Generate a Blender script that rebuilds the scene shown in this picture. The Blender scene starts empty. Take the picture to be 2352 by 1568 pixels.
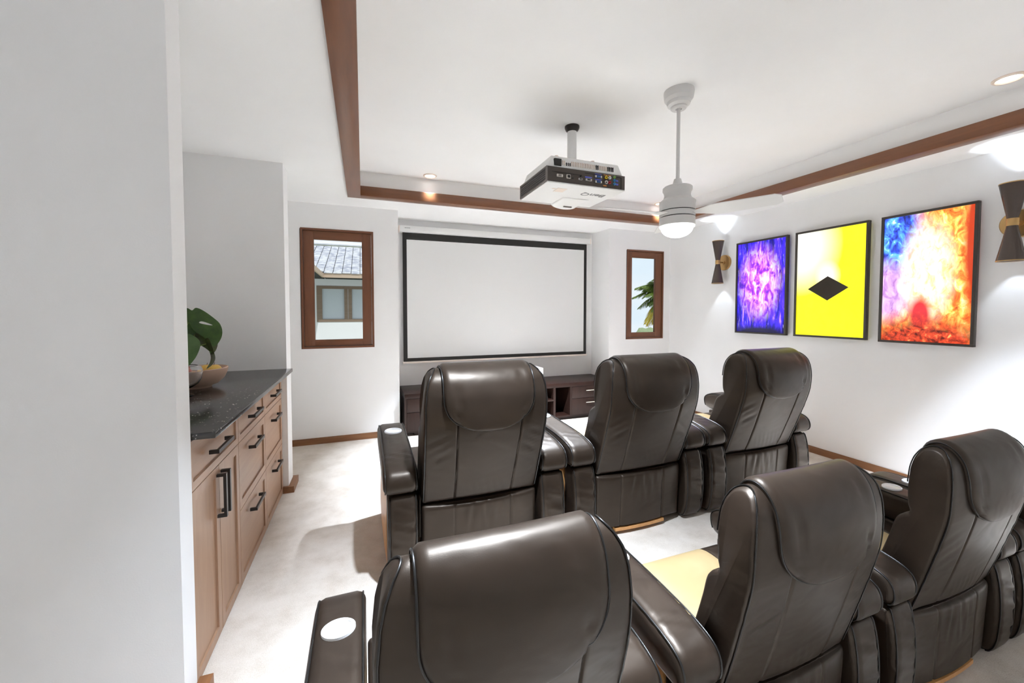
import bpy, bmesh, math, random
import numpy as np
from mathutils import Vector, Matrix

random.seed(7)
SC = bpy.context.scene
COL = SC.collection
PI = math.pi

# ------------------------------------------------------------------ camera
W_PX, H_PX = 2352.0, 1568.0
F_PX, YAW, PITCH = 902.49, 0.351155, 0.034651
CXP, CYP = 1164.876, 744.522
cam_d = bpy.data.cameras.new('camera')
cam_d.sensor_fit = 'HORIZONTAL'
cam_d.sensor_width = 36.0
cam_d.lens = 36.0 * F_PX / W_PX
cam_d.shift_x = (W_PX / 2 - CXP) / W_PX
cam_d.shift_y = (CYP - H_PX / 2) / W_PX
cam_d.clip_start = 0.02
cam = bpy.data.objects.new('camera', cam_d)
cam.location = (0, 0, 1.5)
cam.rotation_euler = (PI / 2 - PITCH, 0, -YAW)
COL.objects.link(cam)
SC.camera = cam

# ------------------------------------------------------------------ exposure
SC.view_settings.view_transform = 'Standard'
SC.view_settings.look = 'None'
SC.view_settings.exposure = 0.78
SC.view_settings.gamma = 1.0
SC.view_settings.use_curve_mapping = False
SC.cycles.max_bounces = 12
SC.cycles.diffuse_bounces = 8

# ------------------------------------------------------------------ sky
wd = bpy.data.worlds.new('sky')
SC.world = wd
wd.use_nodes = True
nt = wd.node_tree
nt.nodes.clear()
w_out = nt.nodes.new('ShaderNodeOutputWorld')
w_bg = nt.nodes.new('ShaderNodeBackground')
w_tc = nt.nodes.new('ShaderNodeTexCoord')
w_map = nt.nodes.new('ShaderNodeMapping')
w_map.inputs['Scale'].default_value = (1.0, 1.0, 4.0)
w_ns = nt.nodes.new('ShaderNodeTexNoise')
w_ns.inputs['Scale'].default_value = 2.2
w_ns.inputs['Detail'].default_value = 3.0
w_rp = nt.nodes.new('ShaderNodeValToRGB')
w_rp.color_ramp.elements[0].position = 0.42
w_rp.color_ramp.elements[0].color = (0.78, 0.89, 0.98, 1)
w_rp.color_ramp.elements[1].position = 0.62
w_rp.color_ramp.elements[1].color = (0.93, 0.95, 0.98, 1)
w_bg.inputs['Strength'].default_value = 0.60
nt.links.new(w_tc.outputs['Generated'], w_map.inputs['Vector'])
nt.links.new(w_map.outputs['Vector'], w_ns.inputs['Vector'])
nt.links.new(w_ns.outputs['Fac'], w_rp.inputs['Fac'])
nt.links.new(w_rp.outputs['Color'], w_bg.inputs['Color'])
nt.links.new(w_bg.outputs['Background'], w_out.inputs['Surface'])

sun_d = bpy.data.lights.new('sun', 'SUN')
sun_d.energy = 1.3
sun_d.angle = 0.01
sun = bpy.data.objects.new('sun', sun_d)
sun.rotation_euler = (math.radians(32), math.radians(10), 0)
COL.objects.link(sun)

# lamp powers
P_FAR_L, P_FAR_FILL, P_FAR_R = 3.0, 120.0, 3.0  # middle value drives the added fill downlight
P_NEAR_L, P_NEAR_R = 36.0, 24.0
P_BACK_FILL = 6.5  # added fill row, out of view
E_FAN = 3.5
LAMP = (0.775, 0.885, 1.03)
P_SCONCE = 5.5

# ------------------------------------------------------------------ materials
MATS = {}
def node_mat(name):
    m = bpy.data.materials.new(name)
    m.use_nodes = True
    t = m.node_tree
    b = t.nodes.get('Principled BSDF')
    MATS[name] = m
    return m, t, b

def L(t, a, ao, b, bi):
    t.links.new(a.outputs[ao], b.inputs[bi])

def coord(t, kind='Object', scale=(1, 1, 1), rot=(0, 0, 0)):
    tc = t.nodes.new('ShaderNodeTexCoord')
    mp = t.nodes.new('ShaderNodeMapping')
    mp.inputs['Scale'].default_value = scale
    mp.inputs['Rotation'].default_value = rot
    L(t, tc, kind, mp, 'Vector')
    return mp

def noise(t, vec, scale, detail=4.0, rough=0.5, dist=0.0):
    n = t.nodes.new('ShaderNodeTexNoise')
    n.inputs['Scale'].default_value = scale
    n.inputs['Detail'].default_value = detail
    n.inputs['Roughness'].default_value = rough
    n.inputs['Distortion'].default_value = dist
    if vec is not None:
        L(t, vec, 'Vector', n, 'Vector')
    return n

def ramp(t, src, out, stops):
    r = t.nodes.new('ShaderNodeValToRGB')
    e = r.color_ramp.elements
    while len(e) < len(stops):
        e.new(0.5)
    for i, (p, c) in enumerate(stops):
        e[i].position = p
        e[i].color = (c[0], c[1], c[2], 1)
    L(t, src, out, r, 'Fac')
    return r

def bump(t, b, src, out, strength, dist):
    bp = t.nodes.new('ShaderNodeBump')
    bp.inputs['Strength'].default_value = strength
    bp.inputs['Distance'].default_value = dist
    L(t, src, out, bp, 'Height')
    L(t, bp, 'Normal', b, 'Normal')
    return bp

def simple(name, col, rough=0.5, metal=0.0, spec=0.5, emit=None, estr=0.0):
    m, t, b = node_mat(name)
    b.inputs['Base Color'].default_value = (*col, 1)
    b.inputs['Roughness'].default_value = rough
    b.inputs['Metallic'].default_value = metal
    b.inputs['Specular IOR Level'].default_value = spec
    if emit:
        b.inputs['Emission Color'].default_value = (*emit, 1)
        b.inputs['Emission Strength'].default_value = estr
    return m

def plaster(name, col):
    m, t, b = node_mat(name)
    c = coord(t)
    n = noise(t, c, 3.0, 3)
    r = ramp(t, n, 'Fac', [(0.3, [x * 0.98 for x in col]), (0.7, col)])
    L(t, r, 'Color', b, 'Base Color')
    b.inputs['Roughness'].default_value = 0.85
    b.inputs['Specular IOR Level'].default_value = 0.2
    f = noise(t, c, 180.0, 3)
    bump(t, b, f, 'Fac', 0.12, 0.002)
    return m
plaster('wall_paint', (0.86, 0.86, 0.86))
plaster('ceiling_paint', (0.90, 0.90, 0.895))
plaster('outside_wall', (0.86, 0.85, 0.84))

def wood(name, c1, c2, rough, axis, scale=1.0, spec=0.5):
    m, t, b = node_mat(name)
    sc = [14.0 * scale] * 3
    sc[axis] = 1.2 * scale
    c = coord(t, 'Object', tuple(sc))
    n = noise(t, c, 2.0, 6, 0.6, 0.4)
    r = ramp(t, n, 'Fac', [(0.3, c1), (0.7, c2)])
    L(t, r, 'Color', b, 'Base Color')
    b.inputs['Roughness'].default_value = rough
    b.inputs['Specular IOR Level'].default_value = spec
    f = noise(t, c, 9.0, 4)
    bump(t, b, f, 'Fac', 0.08, 0.002)
    return m
BE1, BE2 = (0.130, 0.046, 0.016), (0.185, 0.068, 0.024)
wood('beam_wood_x', BE1, BE2, 0.30, 0, 1.0, 0.6)
wood('beam_wood_y', BE1, BE2, 0.30, 1, 1.0, 0.6)
wood('base_wood_x', (0.20, 0.085, 0.034), (0.28, 0.125, 0.052), 0.42, 0)
wood('base_wood_y', (0.20, 0.085, 0.034), (0.28, 0.125, 0.052), 0.42, 1)
wood('window_wood_x', (0.125, 0.042, 0.016), (0.165, 0.058, 0.022), 0.5, 0)
wood('window_wood_z', (0.125, 0.042, 0.016), (0.165, 0.058, 0.022), 0.5, 2)
wood('cabinet_wood_z', (0.34, 0.20, 0.125), (0.40, 0.25, 0.16), 0.38, 2)
wood('cabinet_wood_y', (0.34, 0.20, 0.125), (0.40, 0.25, 0.16), 0.38, 1)
wood('espresso_x', (0.015, 0.006, 0.004), (0.026, 0.010, 0.0065), 0.42, 0, 1.0, 0.25)
wood('espresso_z', (0.016, 0.007, 0.005), (0.027, 0.0125, 0.0085), 0.45, 2, 1.0, 0.25)
wood('chair_wood', (0.52, 0.25, 0.085), (0.62, 0.32, 0.12), 0.35, 1)
wood('outside_wood', (0.22, 0.15, 0.10), (0.28, 0.20, 0.14), 0.6, 0)
wood('fascia_wood', (0.50, 0.36, 0.26), (0.58, 0.44, 0.33), 0.7, 0)

# carpet
m, t, b = node_mat('carpet')
c = coord(t)
n1 = noise(t, c, 5.0, 6, 0.65)
n2 = noise(t, c, 260.0, 3, 0.6)
mx = t.nodes.new('ShaderNodeMix')
mx.data_type = 'FLOAT'
mx.inputs[0].default_value = 0.45
L(t, n1, 'Fac', mx, 2)
L(t, n2, 'Fac', mx, 3)
r = ramp(t, mx, 0, [(0.34, (0.50, 0.43, 0.355)), (0.50, (0.65, 0.585, 0.515)), (0.66, (0.74, 0.685, 0.62))])
L(t, r, 'Color', b, 'Base Color')
b.inputs['Roughness'].default_value = 0.95
b.inputs['Specular IOR Level'].default_value = 0.1
bump(t, b, n2, 'Fac', 0.35, 0.006)

# leather
def leather(name, c1, c2, rough, wr=0.35):
    m, t, b = node_mat(name)
    c = coord(t, 'Object', (1.0, 1.0, 1.6))
    n = noise(t, c, 5.0, 2, 0.45, 0.4)
    n3 = noise(t, c, 320.0, 2)
    r = ramp(t, n, 'Fac', [(0.35, c1), (0.7, c2)])
    L(t, r, 'Color', b, 'Base Color')
    b.inputs['Roughness'].default_value = rough
    b.inputs['Specular IOR Level'].default_value = 0.42
    b.inputs['Specular Tint'].default_value = (1.0, 0.84, 0.69, 1)
    b.inputs['Coat Weight'].default_value = 0.06
    b.inputs['Coat Roughness'].default_value = 0.28
    b1 = t.nodes.new('ShaderNodeBump')
    b1.inputs['Strength'].default_value = wr
    b1.inputs['Distance'].default_value = 0.02
    L(t, n, 'Fac', b1, 'Height')
    b2 = t.nodes.new('ShaderNodeBump')
    b2.inputs['Strength'].default_value = 0.06
    b2.inputs['Distance'].default_value = 0.002
    L(t, n3, 'Fac', b2, 'Height')
    L(t, b1, 'Normal', b2, 'Normal')
    L(t, b2, 'Normal', b, 'Normal')
    return m
leather('leather', (0.0165, 0.0108, 0.0075), (0.0240, 0.0160, 0.0112), 0.40, 0.30)
leather('tan_leather', (0.30, 0.215, 0.105), (0.34, 0.250, 0.130), 0.55, 0.15)
simple('piping_black', (0.008, 0.007, 0.006), 0.35)
simple('cup_white', (0.88, 0.88, 0.88), 0.25)
simple('cup_ring', (0.95, 0.95, 0.95), 0.2)

simple('white_plastic', (0.78, 0.78, 0.77), 0.4)
simple('fan_white', (0.62, 0.61, 0.60), 0.45)
simple('fan_gap', (0.03, 0.03, 0.03), 0.6)
simple('fan_glass', (0.9, 0.9, 0.9), 0.3, emit=(1, 0.99, 0.97), estr=E_FAN)
simple('light_disc', (0.9, 0.9, 0.9), 0.3, emit=(1, 0.99, 0.97), estr=2.5)
simple('light_ring', (0.78, 0.66, 0.56), 0.35)
simple('projector_dark', (0.055, 0.042, 0.034), 0.5)
simple('projector_grey', (0.16, 0.14, 0.13), 0.45)
simple('black', (0.006, 0.006, 0.006), 0.5)
simple('print_grey', (0.22, 0.22, 0.22), 0.6)
simple('print_beige', (0.74, 0.64, 0.56), 0.6)
simple('port_metal', (0.6, 0.58, 0.55), 0.3, 0.8)
simple('port_blue', (0.01, 0.06, 0.22), 0.4)
simple('port_label_blue', (0.10, 0.12, 0.55), 0.5)
simple('port_label_orange', (0.60, 0.22, 0.04), 0.5)
simple('port_yellow', (0.65, 0.50, 0.02), 0.4)
simple('port_red', (0.45, 0.02, 0.03), 0.4)
simple('port_green', (0.30, 0.60, 0.12), 0.4)
simple('port_cyan', (0.04, 0.28, 0.60), 0.4)
simple('screen_white', (0.72, 0.72, 0.715), 0.8, spec=0.2)
simple('screen_black', (0.022, 0.021, 0.020), 0.7, spec=0.3)
simple('screen_bar', (0.80, 0.70, 0.64), 0.4)
simple('brass', (0.56, 0.36, 0.15), 0.32, 0.9)
simple('bronze', (0.075, 0.055, 0.045), 0.25, 0.3)
simple('frame_black', (0.035, 0.028, 0.022), 0.42)
simple('handle_black', (0.035, 0.032, 0.030), 0.35, 0.4)
simple('handle_steel', (0.75, 0.70, 0.60), 0.25, 1.0)
simple('shadow_gap', (0.015, 0.015, 0.015), 0.6)  # near-black tone for the shadow line beside the window casings
simple('box_white', (0.80, 0.74, 0.70), 0.45)
simple('bowl_clay', (0.52, 0.36, 0.27), 0.55)
simple('roof_under', (0.02, 0.02, 0.02), 0.9)
simple('stem_green', (0.16, 0.22, 0.03), 0.5)

m, t, b = node_mat('granite')
c = coord(t)
v = t.nodes.new('ShaderNodeTexVoronoi')
v.inputs['Scale'].default_value = 80.0
L(t, c, 'Vector', v, 'Vector')
n = noise(t, c, 30.0, 2)
r1 = ramp(t, v, 'Distance', [(0.0, (0.75, 0.68, 0.62)), (0.22, (0.55, 0.50, 0.46)), (0.27, (0.0, 0.0, 0.0))])
r2 = ramp(t, n, 'Fac', [(0.55, (0, 0, 0)), (0.66, (0.8, 0.8, 0.8))])
ml = t.nodes.new('ShaderNodeMix'); ml.data_type = 'RGBA'; ml.blend_type = 'MULTIPLY'
ml.inputs[0].default_value = 1.0
L(t, r1, 'Color', ml, 6); L(t, r2, 'Color', ml, 7)
ad = t.nodes.new('ShaderNodeMix'); ad.data_type = 'RGBA'; ad.blend_type = 'ADD'
ad.inputs[0].default_value = 1.0
ad.inputs[7].default_value = (0.022, 0.018, 0.015, 1)
L(t, ml, 2, ad, 6)
L(t, ad, 2, b, 'Base Color')
b.inputs['Roughness'].default_value = 0.22
b.inputs['Specular IOR Level'].default_value = 0.6

def glass_mat(name, rough=0.0, ior=1.45):
    m, t, b = node_mat(name)
    b.inputs['Base Color'].default_value = (1, 1, 1, 1)
    b.inputs['Transmission Weight'].default_value = 1.0
    b.inputs['Roughness'].default_value = rough
    b.inputs['IOR'].default_value = ior
    return m
glass_mat('vase_glass')
def pane_mat(name, tint):
    m, t, b = node_mat(name)
    t.nodes.remove(b)
    o = t.nodes.get('Material Output')
    tr = t.nodes.new('ShaderNodeBsdfTransparent')
    tr.inputs['Color'].default_value = (*tint, 1)
    gl = t.nodes.new('ShaderNodeBsdfGlossy')
    gl.inputs['Roughness'].default_value = 0.02
    fr = t.nodes.new('ShaderNodeFresnel')
    fr.inputs['IOR'].default_value = 1.15
    mx = t.nodes.new('ShaderNodeMixShader')
    L(t, fr, 'Fac', mx, 0)
    t.links.new(tr.outputs[0], mx.inputs[1])
    t.links.new(gl.outputs[0], mx.inputs[2])
    t.links.new(mx.outputs[0], o.inputs['Surface'])
pane_mat('window_glass', (0.97, 0.985, 0.99))
simple('outside_pane', (0.58, 0.62, 0.65), 0.15)

def leafm(name, c1, c2, rough=0.4):
    m, t, b = node_mat(name)
    c = coord(t)
    n = noise(t, c, 22.0, 4, 0.6)
    r = ramp(t, n, 'Fac', [(0.35, c1), (0.65, c2)])
    L(t, r, 'Color', b, 'Base Color')
    b.inputs['Roughness'].default_value = rough
    bump(t, b, n, 'Fac', 0.2, 0.004)
leafm('leaf_dark', (0.020, 0.060, 0.004), (0.045, 0.105, 0.008))
leafm('leaf_mid', (0.060, 0.130, 0.030), (0.085, 0.170, 0.045))
leafm('leaf_brown', (0.030, 0.022, 0.012), (0.060, 0.085, 0.015))
leafm('palm_green', (0.05, 0.11, 0.01), (0.20, 0.26, 0.03), 0.5)
leafm('palm_yellow', (0.50, 0.33, 0.03), (0.62, 0.52, 0.06), 0.5)
leafm('hedge_green', (0.20, 0.26, 0.14), (0.32, 0.38, 0.20), 0.8)
leafm('grass_green', (0.28, 0.36, 0.14), (0.40, 0.46, 0.20), 0.9)
leafm('bark', (0.12, 0.08, 0.05), (0.20, 0.14, 0.09), 0.9)
leafm('apple_red', (0.42, 0.07, 0.06), (0.52, 0.16, 0.12), 0.35)
leafm('fruit_orange', (0.62, 0.22, 0.05), (0.70, 0.32, 0.08), 0.45)
leafm('fruit_yellow', (0.66, 0.40, 0.07), (0.74, 0.50, 0.10), 0.45)

m, t, b = node_mat('roof_tile')
c = coord(t, 'Object', (2.5, 2.5, 2.5))
n = noise(t, c, 3.0, 2)
r = ramp(t, n, 'Fac', [(0.35, (0.42, 0.43, 0.50)), (0.6, (0.70, 0.70, 0.72))])
L(t, r, 'Color', b, 'Base Color')
b.inputs['Roughness'].default_value = 0.8

# backlit poster prints: generic abstract colour fields
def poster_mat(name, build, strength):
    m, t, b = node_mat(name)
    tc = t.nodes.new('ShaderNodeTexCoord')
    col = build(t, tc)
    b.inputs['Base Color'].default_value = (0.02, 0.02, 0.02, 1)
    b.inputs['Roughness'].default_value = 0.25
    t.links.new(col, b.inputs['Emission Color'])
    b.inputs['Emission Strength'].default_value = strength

def mixc(t, a, bcol, fac, mode='MIX'):
    x = t.nodes.new('ShaderNodeMix'); x.data_type = 'RGBA'; x.blend_type = mode
    if isinstance(fac, float): x.inputs[0].default_value = fac
    else: t.links.new(fac, x.inputs[0])
    for s, i in ((a, 6), (bcol, 7)):
        if isinstance(s, tuple): x.inputs[i].default_value = (*s, 1)
        else: t.links.new(s, x.inputs[i])
    return x.outputs[2]

def blob(t, tc, cx, cy, rx, ry, soft=1.0):
    """1 at the centre of an ellipse on the print (UV), 0 outside"""
    mp = t.nodes.new('ShaderNodeMapping')
    mp.vector_type = 'POINT'
    mp.inputs['Location'].default_value = (-cx / rx, -cy / ry, 0)
    mp.inputs['Scale'].default_value = (1 / rx, 1 / ry, 1)
    t.links.new(tc.outputs['UV'], mp.inputs['Vector'])
    g = t.nodes.new('ShaderNodeTexGradient'); g.gradient_type = 'SPHERICAL'
    t.links.new(mp.outputs['Vector'], g.inputs['Vector'])
    r = t.nodes.new('ShaderNodeValToRGB')
    r.color_ramp.elements[0].position = 0.0
    r.color_ramp.elements[1].position = soft
    t.links.new(g.outputs['Fac'], r.inputs['Fac'])
    return r.outputs['Color']

def uvnoise(t, tc, scale, rot, ns, detail, stops, dist=0.5):
    mp = t.nodes.new('ShaderNodeMapping')
    mp.inputs['Scale'].default_value = (*scale, 1)
    mp.inputs['Rotation'].default_value = (0, 0, rot)
    t.links.new(tc.outputs['UV'], mp.inputs['Vector'])
    n = noise(t, mp, ns, detail, 0.6, dist)
    return ramp(t, n, 'Fac', stops).outputs['Color']

def poster_a(t, tc):
    base = uvnoise(t, tc, (5.0, 1.4), -0.45, 2.0, 5, [(0.32, (0.0, 0.0, 0.01)), (0.47, (0.005, 0.0, 0.40)), (0.60, (0.05, 0.01, 0.90)), (0.74, (0.60, 0.30, 1.0))])
    figs = uvnoise(t, tc, (4.0, 3.2), -0.3, 2.4, 5, [(0.30, (0.06, 0.0, 0.35)), (0.44, (0.40, 0.03, 0.85)), (0.54, (0.90, 0.35, 0.95)), (0.66, (1.0, 0.90, 0.96))], 1.0)
    c = mixc(t, base, figs, blob(t, tc, 0.48, 0.55, 0.50, 0.46, 0.70))
    fine = uvnoise(t, tc, (26, 4.0), -0.45, 2.0, 3, [(0.60, (0, 0, 0)), (0.72, (0.55, 0.45, 0.9))])
    c = mixc(t, c, fine, 0.8, 'ADD')
    return mixc(t, c, (0.0, 0.0, 0.03), blob(t, tc, 0.5, 0.0, 0.9, 0.10, 0.6))

def poster_b(t, tc):
    base = uvnoise(t, tc, (3.0, 4.0), 0.2, 2.0, 5, [(0.35, (0.86, 0.74, 0.0)), (0.6, (0.98, 0.93, 0.0))])
    c = mixc(t, base, (1.0, 0.985, 0.86), blob(t, tc, 0.08, 0.86, 0.62, 0.48, 0.75))
    c = mixc(t, c, (1.0, 0.99, 0.90), blob(t, tc, 0.48, 0.56, 0.20, 0.16, 0.9))
    return c

def poster_c(t, tc):
    gold = uvnoise(t, tc, (5.0, 5.0), 0.3, 2.0, 6, [(0.30, (0.35, 0.02, 0.0)), (0.45, (0.85, 0.20, 0.02)), (0.58, (1.0, 0.62, 0.12)), (0.72, (1.0, 0.92, 0.55))], 0.9)
    blue = uvnoise(t, tc, (4.0, 5.0), 0.6, 2.0, 6, [(0.30, (0.0, 0.0, 0.06)), (0.44, (0.02, 0.06, 0.60)), (0.58, (0.10, 0.42, 0.95)), (0.70, (0.80, 0.90, 1.0))], 1.2)
    viol = uvnoise(t, tc, (4.0, 3.0), 0.2, 2.2, 5, [(0.35, (0.28, 0.08, 0.38)), (0.65, (0.80, 0.55, 0.85))], 0.8)
    c = mixc(t, gold, blue, blob(t, tc, 0.06, 0.78, 0.50, 0.50, 0.35))
    c = mixc(t, c, viol, blob(t, tc, 0.05, 0.40, 0.42, 0.30, 0.5))
    glow = uvnoise(t, tc, (6.0, 6.0), 0.0, 2.0, 5, [(0.35, (1.0, 0.55, 0.25)), (0.55, (1.0, 0.90, 0.70)), (0.7, (1.0, 1.0, 0.96))], 0.8)
    c = mixc(t, c, glow, blob(t, tc, 0.52, 0.55, 0.36, 0.46, 0.55))
    c = mixc(t, c, (0.55, 0.02, 0.03), blob(t, tc, 0.46, 0.20, 0.16, 0.20, 0.5))
    dark = uvnoise(t, tc, (8, 14), 0.0, 2.0, 4, [(0.35, (0.06, 0.0, 0.0)), (0.60, (0.62, 0.05, 0.01)), (0.75, (0.95, 0.40, 0.12))])
    c = mixc(t, c, dark, blob(t, tc, 0.5, 0.0, 1.1, 0.24, 0.6))
    return mixc(t, c, (0.42, 0.03, 0.0), blob(t, tc, 1.0, 0.75, 0.14, 0.8, 0.6))
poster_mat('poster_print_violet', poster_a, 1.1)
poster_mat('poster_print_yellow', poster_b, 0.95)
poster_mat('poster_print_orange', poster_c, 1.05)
simple('print_dark_shape', (0.02, 0.012, 0.004), 0.35)

# ------------------------------------------------------------------ mesh helpers
def M(name):
    return MATS[name]

def mesh_obj(name, verts, faces, mat, parent=None, smooth=False, auto=None):
    me = bpy.data.meshes.new(name)
    me.from_pydata([tuple(v) for v in verts], [], faces)
    me.validate()
    bm = bmesh.new(); bm.from_mesh(me)
    bmesh.ops.recalc_face_normals(bm, faces=bm.faces)
    bm.to_mesh(me); bm.free()
    if smooth:
        me.polygons.foreach_set('use_smooth', [True] * len(me.polygons))
        if auto is not None:
            me.set_sharp_from_angle(angle=math.radians(auto))
    if mat:
        me.materials.append(M(mat))
    o = bpy.data.objects.new(name, me)
    COL.objects.link(o)
    if parent is not None:
        o.parent = parent
    return o

def bm_obj(name, bm, mat, parent=None, smooth=False, auto=35, recalc=True):
    if recalc:
        bmesh.ops.recalc_face_normals(bm, faces=bm.faces)
    me = bpy.data.meshes.new(name)
    bm.to_mesh(me); bm.free()
    if smooth:
        me.polygons.foreach_set('use_smooth', [True] * len(me.polygons))
        me.set_sharp_from_angle(angle=math.radians(auto))
    if mat:
        me.materials.append(M(mat))
    o = bpy.data.objects.new(name, me)
    COL.objects.link(o)
    if parent is not None:
        o.parent = parent
    return o

def add_box(bm, x0, x1, y0, y1, z0, z1):
    vs = [bm.verts.new(p) for p in ((x0, y0, z0), (x1, y0, z0), (x1, y1, z0), (x0, y1, z0), (x0, y0, z1), (x1, y0, z1), (x1, y1, z1), (x0, y1, z1))]
    for f in ((0, 3, 2, 1), (4, 5, 6, 7), (0, 1, 5, 4), (1, 2, 6, 5), (2, 3, 7, 6), (3, 0, 4, 7)):
        bm.faces.new([vs[i] for i in f])

def box(name, x0, x1, y0, y1, z0, z1, mat, parent=None, bevel=0.0, segs=2):
    bm = bmesh.new()
    add_box(bm, x0, x1, y0, y1, z0, z1)
    if bevel > 0:
        bmesh.ops.bevel(bm, geom=list(bm.edges), offset=bevel, segments=segs, profile=0.5, affect='EDGES')
    return bm_obj(name, bm, mat, parent, smooth=bevel > 0, auto=50)

def boxes(name, lst, mat, parent=None):
    bm = bmesh.new()
    for bxx in lst:
        add_box(bm, *bxx)
    return bm_obj(name, bm, mat, parent)

def lathe(name, prof, mat, parent=None, segs=40, loc=(0, 0, 0), cap=True, auto=40, rot=None):
    vs, fs = [], []
    n = len(prof)
    for i in range(segs):
        a = 2 * PI * i / segs
        for (r, z) in prof:
            vs.append((r * math.cos(a), r * math.sin(a), z))
    for i in range(segs):
        j = (i + 1) % segs
        for k in range(n - 1):
            fs.append((i * n + k, j * n + k, j * n + k + 1, i * n + k + 1))
    if cap:
        if prof[0][0] > 1e-6: fs.append(tuple(i * n for i in range(segs)))
        if prof[-1][0] > 1e-6: fs.append(tuple(i * n + n - 1 for i in range(segs)))
    if rot is not None:
        vs = [tuple(rot @ Vector(v)) for v in vs]
    vs = [(v[0] + loc[0], v[1] + loc[1], v[2] + loc[2]) for v in vs]
    o = mesh_obj(name, vs, fs, mat, parent, True, auto)
    bm = bmesh.new(); bm.from_mesh(o.data)
    bmesh.ops.remove_doubles(bm, verts=bm.verts, dist=1e-5)
    bmesh.ops.recalc_face_normals(bm, faces=bm.faces)
    bm.to_mesh(o.data); bm.free()
    o.data.polygons.foreach_set('use_smooth', [True] * len(o.data.polygons))
    o.data.set_sharp_from_angle(angle=math.radians(auto))
    return o

def tube(name, pts, r, mat, parent=None, segs=8, closed=False, rads=None):
    pts = [Vector(p) for p in pts]
    n = len(pts)
    vs, fs = [], []
    ref = None
    for i, p in enumerate(pts):
        if closed:
            d = pts[(i + 1) % n] - pts[i - 1]
        else:
            d = pts[min(i + 1, n - 1)] - pts[max(i - 1, 0)]
        d.normalize()
        if ref is None:
            ref = Vector((0, 0, 1)) if abs(d.z) < 0.9 else Vector((1, 0, 0))
        a = d.cross(ref)
        if a.length < 1e-6:
            a = d.orthogonal()
        a.normalize()
        b2 = d.cross(a).normalized()
        ref = -b2 if (-b2).dot(ref) > 0 else b2
        rr = rads[i] if rads else r
        for k in range(segs):
            th = 2 * PI * k / segs
            vs.append(p + (a * math.cos(th) + b2 * math.sin(th)) * rr)
    m_ = n if closed else n - 1
    for i in range(m_):
        j = (i + 1) % n
        for k in range(segs):
            l = (k + 1) % segs
            fs.append((i * segs + k, i * segs + l, j * segs + l, j * segs + k))
    if not closed:
        fs.append(tuple(range(segs)))
        fs.append(tuple((n - 1) * segs + k for k in range(segs)))
    return mesh_obj(name, vs, fs, mat, parent, True, 60)

def empty(name, loc=(0, 0, 0), rz=0.0, parent=None):
    o = bpy.data.objects.new(name, None)
    o.empty_display_size = 0.05
    o.location = loc
    o.rotation_euler = (0, 0, rz)
    COL.objects.link(o)
    if parent is not None: o.parent = parent
    return o

def tag(o, label, cat, group=None):
    o['label'] = label
    o['category'] = cat
    if group: o['group'] = group
    return o

def struct(o, label=None):
    o['kind'] = 'structure'
    if label: o['label'] = label
    return o

def copy_tree(o, parent=None):
    c = o.copy()
    COL.objects.link(c)
    c.parent = parent
    for ch in list(o.children):
        copy_tree(ch, c)
    return c

def catmull(pts, per=6, closed=False):
    out = []
    n = len(pts)
    rng = range(n) if closed else range(n - 1)
    for i in rng:
        if closed:
            p0, p1, p2, p3 = pts[i - 1], pts[i], pts[(i + 1) % n], pts[(i + 2) % n]
        else:
            p1, p2 = pts[i], pts[i + 1]
            p0 = pts[i - 1] if i > 0 else tuple(2 * a - b_ for a, b_ in zip(p1, p2))
            p3 = pts[i + 2] if i + 2 < n else tuple(2 * a - b_ for a, b_ in zip(p2, p1))
        for k in range(per):
            u = k / per
            out.append(tuple(0.5 * ((2 * b_) + (-a + c_) * u + (2 * a - 5 * b_ + 4 * c_ - d_) * u * u + (-a + 3 * b_ - 3 * c_ + d_) * u ** 3) for a, b_, c_, d_ in zip(p0, p1, p2, p3)))
    if not closed:
        out.append(tuple(pts[-1]))
    return out

# ------------------------------------------------------------------ room shell
ZS, ZT, ZBEAM = 2.687, 2.918, 2.66          # soffit, tray ceiling, beam underside
XR = 4.455                                   # right wall
YF, YB = 4.85, 5.32                          # front wall, recess back wall
RX0, RX1 = 0.40, 3.353                       # recess sides
XL, YN = -1.45, -1.6                         # outer left, back of the room
W1 = (-0.638, 0.120, 1.075, 2.412)
W2 = (3.652, 4.326, 1.076, 2.402)
T = 0.16

fl = struct(box('floor', XL - 0.2, XR + 0.2, YN - 0.2, YB + 0.2, -0.12, 0.0, 'carpet'), 'beige cut pile carpet floor')

def holed(xa, xb, hole):
    hx0, hx1, hz0, hz1 = hole
    y0, y1 = YF, YF + T
    return [(xa, hx0, y0, y1, 0, ZS + .05), (hx1, xb, y0, y1, 0, ZS + .05), (hx0, hx1, y0, y1, 0, hz0), (hx0, hx1, y0, y1, hz1, ZS + .05)]
struct(boxes('wall_front', holed(XL, RX0, W1) + [
    (RX0 - T, RX0, YF + T, YB + T, 0, ZS + .05),
    (RX0, RX1, YB, YB + T, 0, ZS + .05),
    (RX1, RX1 + T, YF + T, YB + T, 0, ZS + .05)] + holed(RX1, XR, W2), 'wall_paint'), 'white painted wall with the screen recess')
struct(box('wall_right', XR, XR + T, YN, YF + T, 0, ZS + .05, 'wall_paint'), 'long white wall behind the framed posters')
struct(box('wall_left', XL - T, XL, YN, YF + T, 0, ZS + .05, 'wall_paint'))
struct(box('wall_back', XL - T, XR + T, YN - T, YN, 0, ZS + .05, 'wall_paint'))
struct(box('wall_alcove_near', XL, -0.625, 1.70, 1.81, 0, ZS + .02, 'wall_paint'), 'near white wall end closing the cabinet alcove')
struct(box('wall_alcove_far', XL, -0.594, 3.63, 3.825, 0, ZS + .02, 'wall_paint'), 'far white wall end closing the cabinet alcove')
struct(box('wall_alcove_back', XL, -1.265, 1.81, 3.63, 0, ZS + .02, 'wall_paint'))

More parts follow.
